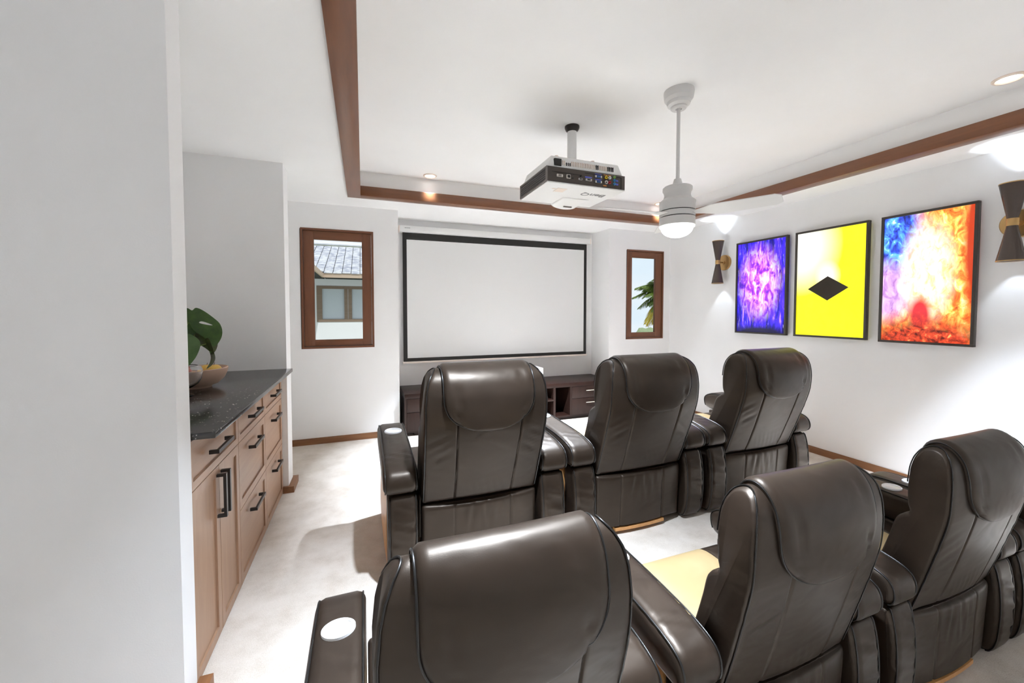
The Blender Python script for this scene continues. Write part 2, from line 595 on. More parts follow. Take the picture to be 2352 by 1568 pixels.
# tray ceiling
TX0, TX1, TY0, TY1 = -0.071, 3.924, -0.95, 4.319
zt = ZT + 0.1
struct(boxes('ceiling', [
    (XL - T, TX0, YN - T, YB + T, ZS, zt), (TX1, XR + T, YN - T, YB + T, ZS, zt),
    (TX0, TX1, TY1, YB + T, ZS, zt), (TX0, TX1, YN - T, TY0, ZS, zt),
    (TX0, TX1, TY0, TY1, ZT, zt)], 'ceiling_paint'), 'white ceiling with a raised tray')
BZ1 = 2.757
bo = (-0.135, 3.988, -1.02, 4.378)
bi = (-0.011, 3.864, -0.89, 4.259)
struct(box('trim_1', bo[0], bi[0], bo[2], bo[3], ZBEAM, BZ1, 'beam_wood_y', bevel=0.002), 'brown wooden beam along the left of the ceiling tray')
struct(box('trim_2', bi[0], bi[1], bi[3], bo[3], ZBEAM, BZ1, 'beam_wood_x', bevel=0.002), 'brown wooden beam above the screen')
struct(box('trim_3', bi[1], bo[1], bo[2], bo[3], ZBEAM, BZ1, 'beam_wood_y', bevel=0.002), 'brown wooden beam above the posters')
struct(box('trim_4', bi[0], bi[1], bo[2], bi[2], ZBEAM, BZ1, 'beam_wood_x', bevel=0.002))

# skirting
def skirting(name, bxx, cap, mat):
    bm = bmesh.new()
    add_box(bm, *bxx); add_box(bm, *cap)
    return struct(bm_obj(name, bm, mat))
skirting('baseboard_right', (XR - 0.016, XR, YN, YF, 0, 0.056), (XR - 0.011, XR, YN, YF, 0.056, 0.067), 'base_wood_y')
skirting('baseboard_front', (XL, RX0, YF - 0.016, YF, 0, 0.058), (XL, RX0, YF - 0.011, YF, 0.058, 0.069), 'base_wood_x')
skirting('baseboard_front_right', (RX1, XR - 0.016, YF - 0.016, YF, 0, 0.056), (RX1, XR - 0.016, YF - 0.011, YF, 0.056, 0.067), 'base_wood_x')
struct(boxes('baseboard_alcove_far', [(-0.594, -0.553, 3.607, 3.85, 0, 0.052), (-0.634, -0.594, 3.607, 3.63, 0, 0.052), (XL, -0.594, 3.825, 3.85, 0, 0.052)], 'base_wood_y'))
struct(boxes('baseboard_alcove_near', [(-0.625, -0.579, 1.66, 1.835, 0, 0.052), (XL, -0.625, 1.66, 1.70, 0, 0.052)], 'base_wood_y'))

# ------------------------------------------------------------------ windows
def window(name, w, g, label, gap_dark_left):
    x0, x1, z0, z1 = w
    gx0, gx1, gz0, gz1 = g
    r = struct(empty(name, (0, 0, 0)), label)
    yf = YF - 0.006
    d = 0.022
    # outer casing
    for nm, a in (('casing', (x0, x0 + d, yf, YF + T, z0, z1)), ('casing', (x1 - d, x1, yf, YF + T, z0, z1))):
        box(nm, *a, 'window_wood_z', r)
    box('casing', x0 + d, x1 - d, yf, YF + T, z1 - d, z1, 'window_wood_x', r)
    box('casing', x0 + d, x1 - d, yf, YF + T, z0, z0 + d, 'window_wood_x', r)
    # sash
    e = 0.004
    ys0, ys1 = YF + 0.006, YF + 0.05
    box('stile', x0 + d + e, gx0, ys0, ys1, z0 + d + e, z1 - d - e, 'window_wood_z', r, 0.002)
    box('stile', gx1, x1 - d - e, ys0, ys1, z0 + d + e, z1 - d - e, 'window_wood_z', r, 0.002)
    box('rail', gx0, gx1, ys0, ys1, gz1, z1 - d - e, 'window_wood_x', r, 0.002)
    box('rail', gx0, gx1, ys0, ys1, z0 + d + e, gz0, 'window_wood_x', r, 0.002)
    box('pane', gx0, gx1, ys0 + 0.018, ys0 + 0.024, gz0, gz1, 'window_glass', r)
    box('shadow_gap', x0 - 0.006, x0, yf + 0.002, YF, z0, z1 - 0.01, 'shadow_gap', r)  # dark strip painted in for the shadow gap left of the casing
    return r
window('window_1', W1, (-0.507, -0.006, 1.173, 2.293), 'brown wooden casement window looking onto a tiled roof', True)
window('window_2', W2, (3.750, 4.185, 1.174, 2.288), 'brown wooden casement window looking onto a palm', False)

# ------------------------------------------------------------------ cinema recliners
def poly_normals(P):
    n = len(P)
    out = []
    area = sum(P[i][0] * P[(i + 1) % n][1] - P[(i + 1) % n][0] * P[i][1] for i in range(n))
    s = 1 if area > 0 else -1
    for i in range(n):
        dx = P[(i + 1) % n][0] - P[i - 1][0]
        dy = P[(i + 1) % n][1] - P[i - 1][1]
        l = math.hypot(dx, dy) or 1
        out.append((s * dy / l, -s * dx / l))
    return out

def sweep_x(name, P, xs, mat, parent, warp=None, auto=60, inset=0.018):
    """a closed side outline P (y,z) swept across stations xs = [(x, inset)]"""
    N = poly_normals(P)
    n = len(P)
    vs, fs = [], []
    for (x, ins) in xs:
        for (p, q) in zip(P, N):
            v = [x, p[0] - q[0] * ins, p[1] - q[1] * ins]
            if warp: v = warp(v, q)
            vs.append(v)
    for i in range(len(xs) - 1):
        for k in range(n):
            l = (k + 1) % n
            fs.append((i * n + k, i * n + l, (i + 1) * n + l, (i + 1) * n + k))
    fs.append(tuple(range(n)))
    fs.append(tuple((len(xs) - 1) * n + k for k in range(n)))
    return mesh_obj(name, vs, fs, mat, parent, True, auto)

def stations(a, b, r, mid=8, extra=()):
    L_ = [(a, r), (a + r * 0.12, r * 0.62), (a + r * 0.45, r * 0.22), (a + r, 0.0)]
    R_ = [(b - r, 0.0), (b - r * 0.45, r * 0.22), (b - r * 0.12, r * 0.62), (b, r)]
    xs = sorted(set([a + r + (b - a - 2 * r) * i / mid for i in range(1, mid)] + [e for e in extra if a + r < e < b - r]))
    return L_ + [(x, 0.0) for x in xs] + R_

REAR = [(0.0, .422), (-.044, .54), (-.090, .67), (-.133, .80), (-.160, .90), (-.168, 1.0), (-.163, 1.08), (-.145, 1.14), (-.105, 1.178), (-.055, 1.188)]
FRONT = [(-.007, 1.165), (.022, 1.10), (.030, 1.0), (.028, .92), (.018, .880), (.045, .862), (.085, .825), (.115, .74), (.15, .65), (.19, .55), (.212, .47), (.20, .422)]
BP = 8
BACK_P = catmull(REAR + FRONT, BP)
BHW = 0.348

def back_w(z):
    zz = [.40, .60, .80, 1.0, 1.08, 1.13, 1.165, 1.20]
    ww = [.995, 1.0, 1.012, 1.012, .99, .955, .90, .80]
    return float(np.interp(z, zz, ww))

def wrinkle(x, z, ph=0.0):
    """soft creases: slanting at the waist, fanned just above the seam"""
    a = max(0.0, 1 - abs(z - 0.74) / 0.13) * max(0.0, 1 - abs(abs(x) - 0.27) / 0.09)
    w1 = (math.sin((z + 0.55 * abs(x)) * 105 + ph) + 0.6 * math.sin((z + 0.3 * abs(x)) * 63 + 1.3)) * 0.0036 * a
    b = max(0.0, 1 - abs(z - 0.50) / 0.09) * max(0.0, 1 - abs(x - 0.02) / 0.20)
    w2 = math.sin(x * 150 + (z - .5) * 60) * 0.0026 * b
    c = max(0.0, 1 - abs(z - 0.58) / 0.10) * max(0.0, 1 - abs(abs(x) - 0.30) / 0.06)
    w3 = math.sin((z - 0.4 * abs(x)) * 120) * 0.0022 * c
    return w1 + w2 + w3

def pad_wrinkle(v, nrm):
    """horizontal creases on the rear of the arm posts"""
    x, y, z = v
    f = max(0.0, -nrm[0])
    m_ = 0.5 + 0.5 * math.sin(x * 37 + z * 9)
    y2 = y + (math.sin(z * 70 + x * 22) * 0.0042 * m_ + math.sin(z * 128 + x * 40 + 1.0) * 0.0022) * f * float(np.interp(z, [.05, .15, .42, .49], [.2, 1, .9, 0]))
    return [x, y2, z]

def arm_wrinkle(v, nrm):
    x, y, z = v
    f = max(0.0, nrm[1])
    k = max(0.0, 1 - abs(y - .16) / .13) + 0.5 * max(0.0, 1 - abs(y - .42) / .10)
    return [x, y, z + (math.sin(y * 95 + x * 55) * 0.0030 + math.sin(y * 150 - x * 70) * .0016) * f * min(1, k)]

def back_warp(v, nrm):
    x, y, z = v
    u = x / BHW
    f = max(0.0, -nrm[0])
    fz = float(np.interp(z, [.42, .50, 1.05, 1.19], [.8, 1, 1, .4]))
    y2 = y - 0.038 * (1 - u * u) * f * fz
    for g in (-.165, .175):
        gx = g * (1.0 + 0.12 * (z - .42))
        y2 += 0.010 * math.exp(-((x - gx) / 0.005) ** 2) * f
    y2 += wrinkle(x, z) * f
    ff = max(0.0, nrm[0])
    if ff > 0 and abs(u) < 0.75:                     # hollow between the front wings
        y2 -= 0.05 * ff * (1 - (u / 0.75) ** 2) * float(np.interp(z, [.45, .9, 1.1], [1, .8, .3]))
    return [x * back_w(z), y2, z]

def skirt_p():
    rear = [(0.004, .414), (-.010, .400), (-.012, .36), (-.006, .25), (.0, .12), (.004, .05)]
    return catmull(rear, 7) + [(.06, .045), (.06, .414)]

def skirt_warp(v, nrm):
    x, y, z = v
    f = max(0.0, -nrm[0])
    u = x / 0.345
    y2 = y - 0.036 * (1 - u * u) * f
    for g in (-.165, .175):
        y2 += 0.006 * math.exp(-((x - g) / 0.006) ** 2) * f
    a = float(np.interp(z, [.20, .34, .40], [0, 1, .5])) * max(0.0, 1 - abs(x) / 0.22)
    y2 += (math.sin(x * 95 + 16 * z * (1 if x > 0 else -1)) * 0.0048 + math.sin(x * 160 - 20 * z) * .0020) * a * f
    return [x, y2, z]

ARM_P = catmull([(0.012, .506), (-.030, .512), (-.052, .545), (-.046, .595), (-.012, .632), (.07, .655), (.2, .668), (.45, .677), (.70, .680), (.80, .670), (.86, .635), (.872, .585), (.85, .53), (.80, .510)], 7) 
ARML_P = catmull([(0.0, .498), (-.028, .480), (-.052, .38), (-.060, .24), (-.048, .10), (-.020, .030), (.02, .012)], 8) + [(.10, .012), (.10, .498)]
SEAT_P = catmull([(.06, .40), (.06, .455), (.20, .470), (.45, .490), (.68, .500), (.78, .480), (.825, .43), (.83, .36)], 3) + [(.80, .20), (.06, .20)]
FOOT_P = catmull([(.80, .355), (.838, .340), (.848, .25), (.838, .12), (.81, .07)], 3) + [(.74, .07), (.74, .355)]

def lean_pts(P, lo, hi):
    return [p for p in P if lo <= p[1] <= hi]

def build_chair():
    root = empty('recliner_chair')
    # backrest pivots about the seam line
    back = sweep_x('backrest', BACK_P, stations(-BHW, BHW, 0.020, 52, (-.183, -.178, -.174, -.170, -.166, -.162, -.158, .168, .172, .176, .180, .184, .188, .193)), 'leather', root, back_warp, 55)
    for v in back.data.vertices:
        v.co.z -= 0.42
    back.location = (0, 0, 0.42)
    N = poly_normals(BACK_P)
    nR = len(REAR) * BP + 2 * BP
    for s in (-1, 1):
        pts = []
        for p, q in list(zip(BACK_P, N))[1:nR]:
            x, y, z = back_warp([s * (BHW - 0.008), p[0] + q[0] * 0.000, p[1] + q[1] * 0.000], q)
            pts.append((x, y, z - 0.42))
        tube('piping', pts, 0.0032, 'piping_black', back, 6)
    # headrest flap hung over the top
    path = catmull(list(reversed(FRONT[:3])) + list(reversed(REAR)), 5)
    seg = [0.0]
    for i in range(1, len(path)):
        seg.append(seg[-1] + math.hypot(path[i][0] - path[i - 1][0], path[i][1] - path[i - 1][1]))
    ys = [p[0] for p in path]; zs = [p[1] for p in path]
    # arc length where the rear of the flap ends
    send = next(seg[i] for i in range(len(path)) if i > len(path) * 0.4 and path[i][1] < 0.865)
    rows = 44
    s_list = [send * (1 - (1 - i / (rows - 1)) ** 1.25) for i in range(rows)]
    hw, cols = 0.256, 22
    top_v, bot_v = [], []
    fs = []
    def base_pt(s, x):
        y = float(np.interp(s, seg, ys)); z = float(np.interp(s, seg, zs))
        e = 0.004
        y1 = float(np.interp(s + e, seg, ys)); z1 = float(np.interp(s + e, seg, zs))
        y0 = float(np.interp(s - e, seg, ys)); z0 = float(np.interp(s - e, seg, zs))
        dy, dz = y1 - y0, z1 - z0
        l = math.hypot(dy, dz) or 1
        n = (dz / l, -dy / l)
        if n[0] * 0 + n[1] * 0 == 0 and (n[0] * (y + 0.06) + n[1] * (z - 0.95)) < 0:
            n = (-n[0], -n[1])
        p = back_warp([x / back_w(z), y, z], n)
        return (x, p[1], p[2]), n
    outline = []
    for s in s_list:
        rem = send - s
        R_ = 0.20
        h = hw if rem > R_ else hw * math.sqrt(max(0.0, 1 - (1 - rem / R_) ** 2.6))
        h = max(h, 0.004)
        for k in range(cols + 1):
            u = -1 + 2 * k / cols
            u = math.copysign(abs(u) ** 0.8, u)
            p, n = base_pt(s, u * h)
            edge = min(1.0, (h * (1 - abs(u))) / 0.02) if h > 0 else 0
            edge = min(edge, (rem + 0.004) / 0.02)
            d = 0.010 + 0.014 * math.sqrt(max(0.0, 1 - (1 - max(0, min(1, edge))) ** 2))
            top_v.append((p[0], p[1] + n[0] * d, p[2] + n[1] * d - 0.42))
            bot_v.append((p[0], p[1] - n[0] * 0.003, p[2] - n[1] * 0.003 - 0.42))
        pl, n = base_pt(s, -h); pr, _ = base_pt(s, h)
        outline.append(((pl[0], pl[1] + n[0] * .012, pl[2] + n[1] * .012 - .42), (pr[0], pr[1] + n[0] * .012, pr[2] + n[1] * .012 - .42)))
    nt_ = len(top_v)
    c1 = cols + 1
    for i in range(rows - 1):
        for k in range(cols):
            a = i * c1 + k
            fs.append((a, a + 1, a + c1 + 1, a + c1))
            fs.append((nt_ + a, nt_ + a + c1, nt_ + a + c1 + 1, nt_ + a + 1))
        for k in (0, cols):
            a = i * c1 + k
            fs.append((a, a + c1, nt_ + a + c1, nt_ + a))
    for k in range(cols):
        fs.append((k, k + 1, nt_ + k + 1, nt_ + k))
        a = (rows - 1) * c1 + k
        fs.append((a, a + 1, nt_ + a + 1, nt_ + a))
    mesh_obj('headrest_flap', top_v + bot_v, fs, 'leather', back, True, 60)
    tube('flap_piping', [o_[0] for o_ in outline] + [o_[1] for o_ in reversed(outline)], 0.0035, 'piping_black', back, 6)
    # rear skirt below the seam
    sk = sweep_x('rear_panel', skirt_p(), stations(-.345, .345, 0.014, 60, (-.173, -.169, -.165, -.161, -.157, .167, .171, .175, .179, .183)), 'leather', root, skirt_warp, 50)
    sp = []
    for i in range(9):
        x = -.20 + .40 * i / 8
        sp.append((x, -0.030 * (1 - (x / .345) ** 2) + .004))
    vs, fs2 = [], []
    for (x, y) in sp:
        vs += [(x, y - .006, .026), (x, y + .03, .026), (x, y + .03, .046), (x, y - .006, .046)]
    for i in range(8):
        for k in range(4):
            l = (k + 1) % 4
            fs2.append((i * 4 + k, i * 4 + l, i * 4 + 4 + l, i * 4 + 4 + k))
    fs2 += [(0, 1, 2, 3), (32, 33, 34, 35)]
    mesh_obj('wood_strip', vs, fs2, 'chair_wood', root)
    # arms
    for s in (-1, 1):
        xi, xo = s * .366, s * .552
        a, b_ = min(xi, xo), max(xi, xo)
        arm = sweep_x('armrest', ARM_P, stations(a, b_, 0.034, 8), 'leather', root, arm_wrinkle, 60)
        for xx in (a + 0.011, b_ - 0.011):
            NP = poly_normals(ARM_P)
            pts = [(xx, p[0] - q[0] * .0065, p[1] - q[1] * .0065) for p, q in list(zip(ARM_P, NP))[5:84]]
            tube('piping', pts, 0.0036, 'piping_black', arm, 6)
        xc = (a + b_) / 2
        cup = lathe('cup_holder', [(0.0, .6805), (.046, .6805), (.049, .683), (.054, .685), (.057, .683), (.058, .676), (.058, .66), (0.0, .66)], 'cup_white', arm, 36, (xc, .560, .0015), cap=False)
        lathe('cup_rim', [(.047, .684), (.052, .688), (.057, .685), (.0575, .678), (.047, .678), (.047, .684)], 'cup_ring', cup, 36, (xc, .560, .0015), cap=False)
        post = sweep_x('arm_post', ARML_P, stations(a + (.004 if s > 0 else .022), b_ - (.004 if s < 0 else .022), 0.030, 10), 'leather', root, pad_wrinkle, 60)
        NP = poly_normals(ARML_P)
        for xx in (a + (.014 if s > 0 else .032), b_ - (.014 if s < 0 else .032)):
            pts = [(xx, p[0] - q[0] * .0055, p[1] - q[1] * .0055) for p, q in list(zip(ARML_P, NP))[2:46]]
            tube('piping', pts, 0.0034, 'piping_black', post, 6)
        # bulging wooden outer cheek
        bmw = bmesh.new()
        ny, nz = 10, 8
        grid = []
        for i in range(ny + 1):
            row = []
            for j in range(nz + 1):
                y = .110 + .710 * i / ny
                z = .014 + .49 * j / nz
                bul = 0.030 * math.sin(PI * min(1, max(0, (z + .10) / .66))) * (0.55 + 0.45 * math.sin(PI * i / ny))
                row.append(bmw.verts.new((xo - s * .036 + s * bul, y, z)))
            grid.append(row)
        grid2 = [[bmw.verts.new((xo - s * .08, v.co.y, v.co.z)) for v in row] for row in grid]
        for i in range(ny):
            for j in range(nz):
                bmw.faces.new((grid[i][j], grid[i + 1][j], grid[i + 1][j + 1], grid[i][j + 1]))
                bmw.faces.new((grid2[i][j], grid2[i][j + 1], grid2[i + 1][j + 1], grid2[i + 1][j]))
        for i in range(ny):
            for j in (0, nz):
                bmw.faces.new((grid[i][j], grid[i + 1][j], grid2[i + 1][j], grid2[i][j]))
        for j in range(nz):
            for i in (0, ny):
                bmw.faces.new((grid[i][j], grid[i][j + 1], grid2[i][j + 1], grid2[i][j]))
        bm_obj('wood_cheek', bmw, 'chair_wood', root, True, 45)
        box('inner_cheek', min(xi, xo - s * .09), max(xi, xo - s * .09), .05, .80, .10, .505, 'leather', root, 0.01)
    # seat
    for (a, b_, mt, nm) in ((-.362, -.222, 'leather', 'seat_bolster'), (.222, .362, 'leather', 'seat_bolster'), (-.222, .222, 'tan_leather', 'seat_cushion')):
        P = SEAT_P if mt == 'leather' else [(p[0] - .004, p[1] + (.004 if p[1] > .3 else 0)) for p in SEAT_P]
        sweep_x(nm, P, stations(a, b_, 0.016, 8), mt, root, None, 60)
    sweep_x('footrest', FOOT_P, stations(-.345, .345, 0.016, 8), 'leather', root, None, 60)
    box('base', -.30, .30, .16, .74, 0.0, .12, 'piping_black', root, 0.004)
    return root

chair_a = build_chair()
ROW1_Y, ROW1 = 2.190, (0.640, 1.766, 2.892)
ROW2_Y, ROW2, S2 = 0.843, (0.298, 1.262, 2.222, 3.155), 0.820
LAB1 = ('black leather recliner in the front row, leftmost, before the dark console', 'black leather recliner in the middle of the front row', 'black leather recliner at the right end of the front row by the posters')
LAB2 = ('black leather recliner nearest the camera, leftmost of the back row', 'black leather recliner second from the left in the back row, its tan seat showing', 'black leather recliner third from the left in the back row', 'black leather recliner cut off by the right edge of the photo')
chairs = []
for i, x in enumerate(ROW1):
    o = chair_a if i == 0 else copy_tree(chair_a)
    o.location = (x, ROW1_Y, 0)
    tag(o, LAB1[i], 'recliner', 'leather cinema recliners')
    chairs.append(o)
for i, x in enumerate(ROW2):
    o = copy_tree(chair_a)
    o.location = (x, ROW2_Y, 0)
    o.scale = (S2, S2 * .81, .84)                      # a shallower version of the same seat
    for ch in o.children:
        if ch.name.startswith('backrest'):
            ch.scale = (1, .92, 1)
    tag(o, LAB2[i], 'recliner', 'leather cinema recliners')
    chairs.append(o)

# ------------------------------------------------------------------ projection screen
r = tag(empty('projection_screen', (1.856, 5.26, .80)), 'wide pull-down projection screen with black border in the wall recess', 'screen')
def rel(o, r):
    if o.parent is r:                       # sub-parts sit under a part that is already shifted
        o.matrix_parent_inverse = Matrix.Translation(-Vector(r.location))
    return o
rel(box('casing', .452, 3.248, 5.20, 5.32, 2.512, 2.588, 'white_plastic', r, 0.004), r)
rel(box('end_cap', .436, .452, 5.20, 5.32, 2.512, 2.588, 'screen_bar', r, 0.003), r)
rel(box('end_cap', 3.248, 3.264, 5.20, 5.32, 2.512, 2.588, 'screen_bar', r, 0.003), r)
rel(boxes('brand_mark', [(.510 + .012 * i, .510 + .012 * i + .009, 5.1985, 5.20, 2.555, 2.563) for i in range(6)], 'print_grey', r), r)
rel(box('black_border', .488, 3.2235, 5.262, 5.266, .833, 2.530, 'screen_black', r), r)
rel(box('picture_area', .5395, 3.176, 5.2605, 5.2625, .878, 2.4215, 'screen_white', r), r)
rel(box('weight_bar', .478, 3.235, 5.250, 5.276, .808, .833, 'screen_bar', r, 0.003), r)
rel(box('wall_bracket', 1.80, 1.90, 5.266, 5.32, 2.45, 2.52, 'white_plastic', r), r)

# ------------------------------------------------------------------ media console
MY = 4.737
con = tag(empty('media_console', (1.895, 5.02, 0)), 'long dark espresso media console with drawers under the screen', 'console')
rel(box('top', .446, 3.342, MY, 5.316, .454, .511, 'espresso_x', con, 0.002), con)
rel(box('side_panel', .446, .470, MY + .004, 5.30, .04, .453, 'espresso_z', con), con)
rel(box('side_panel', 3.318, 3.342, MY + .004, 5.30, .04, .453, 'espresso_z', con), con)
rel(box('back_panel', .470, 3.318, 5.285, 5.30, .04, .453, 'espresso_x', con), con)
rel(box('bottom_panel', .470, 3.318, MY + .012, 5.285, .04, .062, 'espresso_x', con), con)
rel(box('plinth', .56, 3.23, MY + .05, 5.26, 0, .04, 'espresso_x', con), con)
for (x0, x1) in ((.472, 1.10), (2.69, 3.316)):
    for (z0, z1) in ((.064, .284), (.289, .450)):
        d = rel(box('drawer', x0, x1, MY, MY + .30, z0, z1, 'espresso_z', con, 0.0015), con)
        zc = z1 - .055
        hx = (2.895, 3.115) if x0 > 1 else (.68, .90)
        h = rel(box('handle', hx[0], hx[1], MY - .030, MY - .020, zc - .006, zc + .006, 'handle_steel', d, 0.002), con)
        for xx in (hx[0] + .02, hx[1] - .03):
            rel(box('handle_post', xx, xx + .01, MY - .021, MY, zc - .004, zc + .004, 'handle_steel', d), con)
for x in (1.10, 1.50, 2.405, 2.658):
    w = .032
    rel(box('divider', x, x + w, MY + .004, 5.285, .062, .453, 'espresso_z', con), con)
rel(box('shelf', 1.532, 2.405, MY + .006, 5.285, .275, .297, 'espresso_x', con), con)

sp = tag(empty('white_box', (1.90, 5.0, .511)), 'small white lidded box standing on the dark console', 'box')
rel(box('body', 1.52, 2.296, 4.848, 5.16, .511, .630, 'box_white', sp, 0.006), sp)
rel(box('lid', 1.514, 2.302, 4.842, 5.166, .630, .720, 'box_white', sp, 0.008), sp)

# ------------------------------------------------------------------ alcove cabinets
CXF = -0.635
def shaker(name, y0, y1, z0, z1, cab, vertical=True, slim=False):
    """door or drawer front with a raised frame; faces +x"""
    g = .0022
    fr = .045 if not slim else .036
    mt = 'cabinet_wood_z' if vertical else 'cabinet_wood_y'
    bm = bmesh.new()
    add_box(bm, CXF - .020, CXF, y0 + g, y1 - g, z0 + g, z0 + fr)
    add_box(bm, CXF - .020, CXF, y0 + g, y1 - g, z1 - fr, z1 - g)
    add_box(bm, CXF - .020, CXF, y0 + g, y0 + fr, z0 + fr, z1 - fr)
    add_box(bm, CXF - .020, CXF, y1 - fr, y1 - g, z0 + fr, z1 - fr)
    add_box(bm, CXF - .020, CXF - .009, y0 + fr, y1 - fr, z0 + fr, z1 - fr)
    return rel(bm_obj(name, bm, mt, cab), cab)
def pull(par, cab, c, ln, axis):
    y, z = c
    d, hx = .017, CXF + .032
    bm = bmesh.new()
    if axis == 'y':
        add_box(bm, hx - .006, hx + .006, y - ln / 2, y + ln / 2, z - d / 2, z + d / 2)
        for s in (-1, 1):
            ye = y + s * (ln / 2 - .006)
            add_box(bm, CXF, hx - .006, ye - .006, ye + .006, z - d / 2, z + d / 2)
    else:
        add_box(bm, hx - .006, hx + .006, y - d / 2, y + d / 2, z - ln / 2, z + ln / 2)
        for s in (-1, 1):
            ze = z + s * (ln / 2 - .006)
            add_box(bm, CXF, hx - .006, y - d / 2, y + d / 2, ze - .006, ze + .006)
    return rel(bm_obj('handle', bm, 'handle_black', par), cab)
CB = [(1.818, 2.447), (2.447, 3.047), (3.047, 3.626)]
ZC1, ZC2, ZTOP = .790, .420, .998
LABC = ('light brown cabinet with two tall doors below one drawer', 'light brown three drawer cabinet in the middle of the alcove', 'light brown three drawer cabinet at the far end of the alcove')
for i, (y0, y1) in enumerate(CB):
    cab = tag(empty('base_cabinet', (-.94, (y0 + y1) / 2, 0)), LABC[i], 'cabinet', 'alcove cabinets')
    rel(box('carcass', -1.255, CXF - .0215, y0 + .001, y1 - .001, 0.0, ZTOP, 'cabinet_wood_z', cab), cab)
    yc = (y0 + y1) / 2
    d = shaker('drawer', y0, y1, ZC1, ZTOP - .006, cab, False, True)
    pull(d, cab, (yc, .885), .215, 'y')
    if i == 0:
        for (a, b_, hy) in ((y0, yc + .01, yc - .018), (yc + .01, y1, yc + .038)):
            dd = shaker('door', a, b_, .008, ZC1, cab)
            pull(dd, cab, (hy, .655), .20, 'z')
    else:
        for (a, b_) in ((ZC2, ZC1), (.008, ZC2)):
            dd = shaker('drawer', y0, y1, a, b_, cab, False)
            pull(dd, cab, (yc, b_ - .085), .215, 'y')
ct = box('countertop', -1.262, -.550, 1.826, 3.626, 1.0, 1.026, 'granite', None, 0.002)
tag(ct, 'speckled black stone countertop over the brown cabinets', 'countertop')

# ------------------------------------------------------------------ fruit bowl
bw = tag(lathe('fruit_bowl', [(0, 0.010), (.060, 0.010), (.062, 0.0), (.078, 0.0), (.082, .012), (.112, .022), (.145, .055), (.162, .095), (.166, .118), (.161, .121), (.155, .097), (.137, .060), (.105, .032), (0, .024)], 'bowl_clay', None, 56, cap=False, auto=30), 'matt clay bowl of fruit on the black countertop', 'bowl')
bw.location = (-.975, 2.93, 1.026)
def fruit(name, label, mat, loc, r, dip=0.1, sq=0.92, stem=True, cat='fruit', group=None):
    prof = []
    n = 14
    for i in range(n + 1):
        a = -PI / 2 + PI * i / n
        rr = r * math.cos(a)
        z = r * sq * math.sin(a)
        z -= dip * r * math.exp(-(rr / (0.35 * r)) ** 2) * (1 if a > 0 else -.6)
        prof.append((max(0, rr), z))
    e = tag(empty(name, loc), label, cat, group)
    lathe('skin', prof, mat, e, 28, cap=False, auto=80)
    if stem:
        zt_ = r * sq - dip * r
        tube('stem', [(0, 0, zt_ - .004), (.001, 0, zt_ + .006), (.004, 0, zt_ + .014)], .0018, 'bark', e, 6)
    return e
bz = 1.026
fruit('apple', 'red apple heaped highest in the clay bowl', 'apple_red', (-1.035, 2.92, bz + .118), .047)
fruit('orange', 'orange lying between the apples in the clay bowl', 'fruit_orange', (-.962, 2.868, bz + .080), .038, .04, .97, False)
fruit('apple', 'small red apple low at the front of the clay bowl', 'apple_red', (-.945, 2.945, bz + .068), .034)
fruit('peach', 'yellow peach at the right side of the clay bowl', 'fruit_yellow', (-.888, 2.955, bz + .098), .042, .1)
fruit('peach', 'yellow peach behind in the clay bowl', 'fruit_yellow', (-.945, 3.02, bz + .095), .038, .1)

# ------------------------------------------------------------------ glass vase with monstera
VX, VY = -.942, 2.655
vase = tag(empty('glass_vase', (VX, VY, 1.026)), 'clear round footed glass vase beside the fruit bowl', 'vase')
lathe('bowl', [(.0, .036), (.012, .036), (.040, .046), (.068, .066), (.083, .092), (.088, .118), (.087, .145), (.080, .160), (.066, .168), (.064, .164), (.076, .156), (.083, .143), (.084, .118), (.079, .094), (.064, .070), (.038, .051), (0, .044)], 'vase_glass', vase, 48, cap=False, auto=60)
lathe('foot', [(0, 0), (.045, 0), (.047, .003), (.040, .008), (.014, .014), (.010, .022), (.012, .036), (0, .036)], 'vase_glass', vase, 40, cap=False, auto=50)

plant = tag(empty('monstera_plant', (VX, VY, 1.026)), 'cut monstera stems with large glossy leaves in the glass vase', 'plant')
def leaf(name, outline, origin, ux, uy, mat, bend=0.0, hole=None, thick=0.0012, parent=None, fold=0.0):
    """a blade from a 2-D outline (metres) laid in the plane ux,uy and bent"""
    ux = Vector(ux).normalized(); uy = Vector(uy); uy = (uy - ux * uy.dot(ux)).normalized()
    nn = ux.cross(uy)
    bm = bmesh.new()
    O = catmull(outline, 5, True)
    vs = [bm.verts.new((p[0], p[1], 0)) for p in O]
    es = [bm.edges.new((vs[i], vs[(i + 1) % len(vs)])) for i in range(len(vs))]
    if hole:
        Hh = catmull(hole, 4, True)
        hv = [bm.verts.new((p[0], p[1], 0)) for p in Hh]
        es += [bm.edges.new((hv[i], hv[(i + 1) % len(hv)])) for i in range(len(hv))]
    bmesh.ops.triangle_fill(bm, use_beauty=True, use_dissolve=False, edges=es)
    bmesh.ops.subdivide_edges(bm, edges=list(bm.edges), cuts=1)
    for v in bm.verts:
        x, y = v.co.x, v.co.y
        h = bend * (x * x) + fold * abs(y)
        w_ = Vector(origin) + ux * x + uy * y + nn * h
        v.co = w_
    ext = bmesh.ops.solidify(bm, geom=list(bm.faces), thickness=thick)
    return bm_obj(name, bm, mat, parent, True, 60)
ux, uy = (.94, .34, 0), (0, 0, 1)
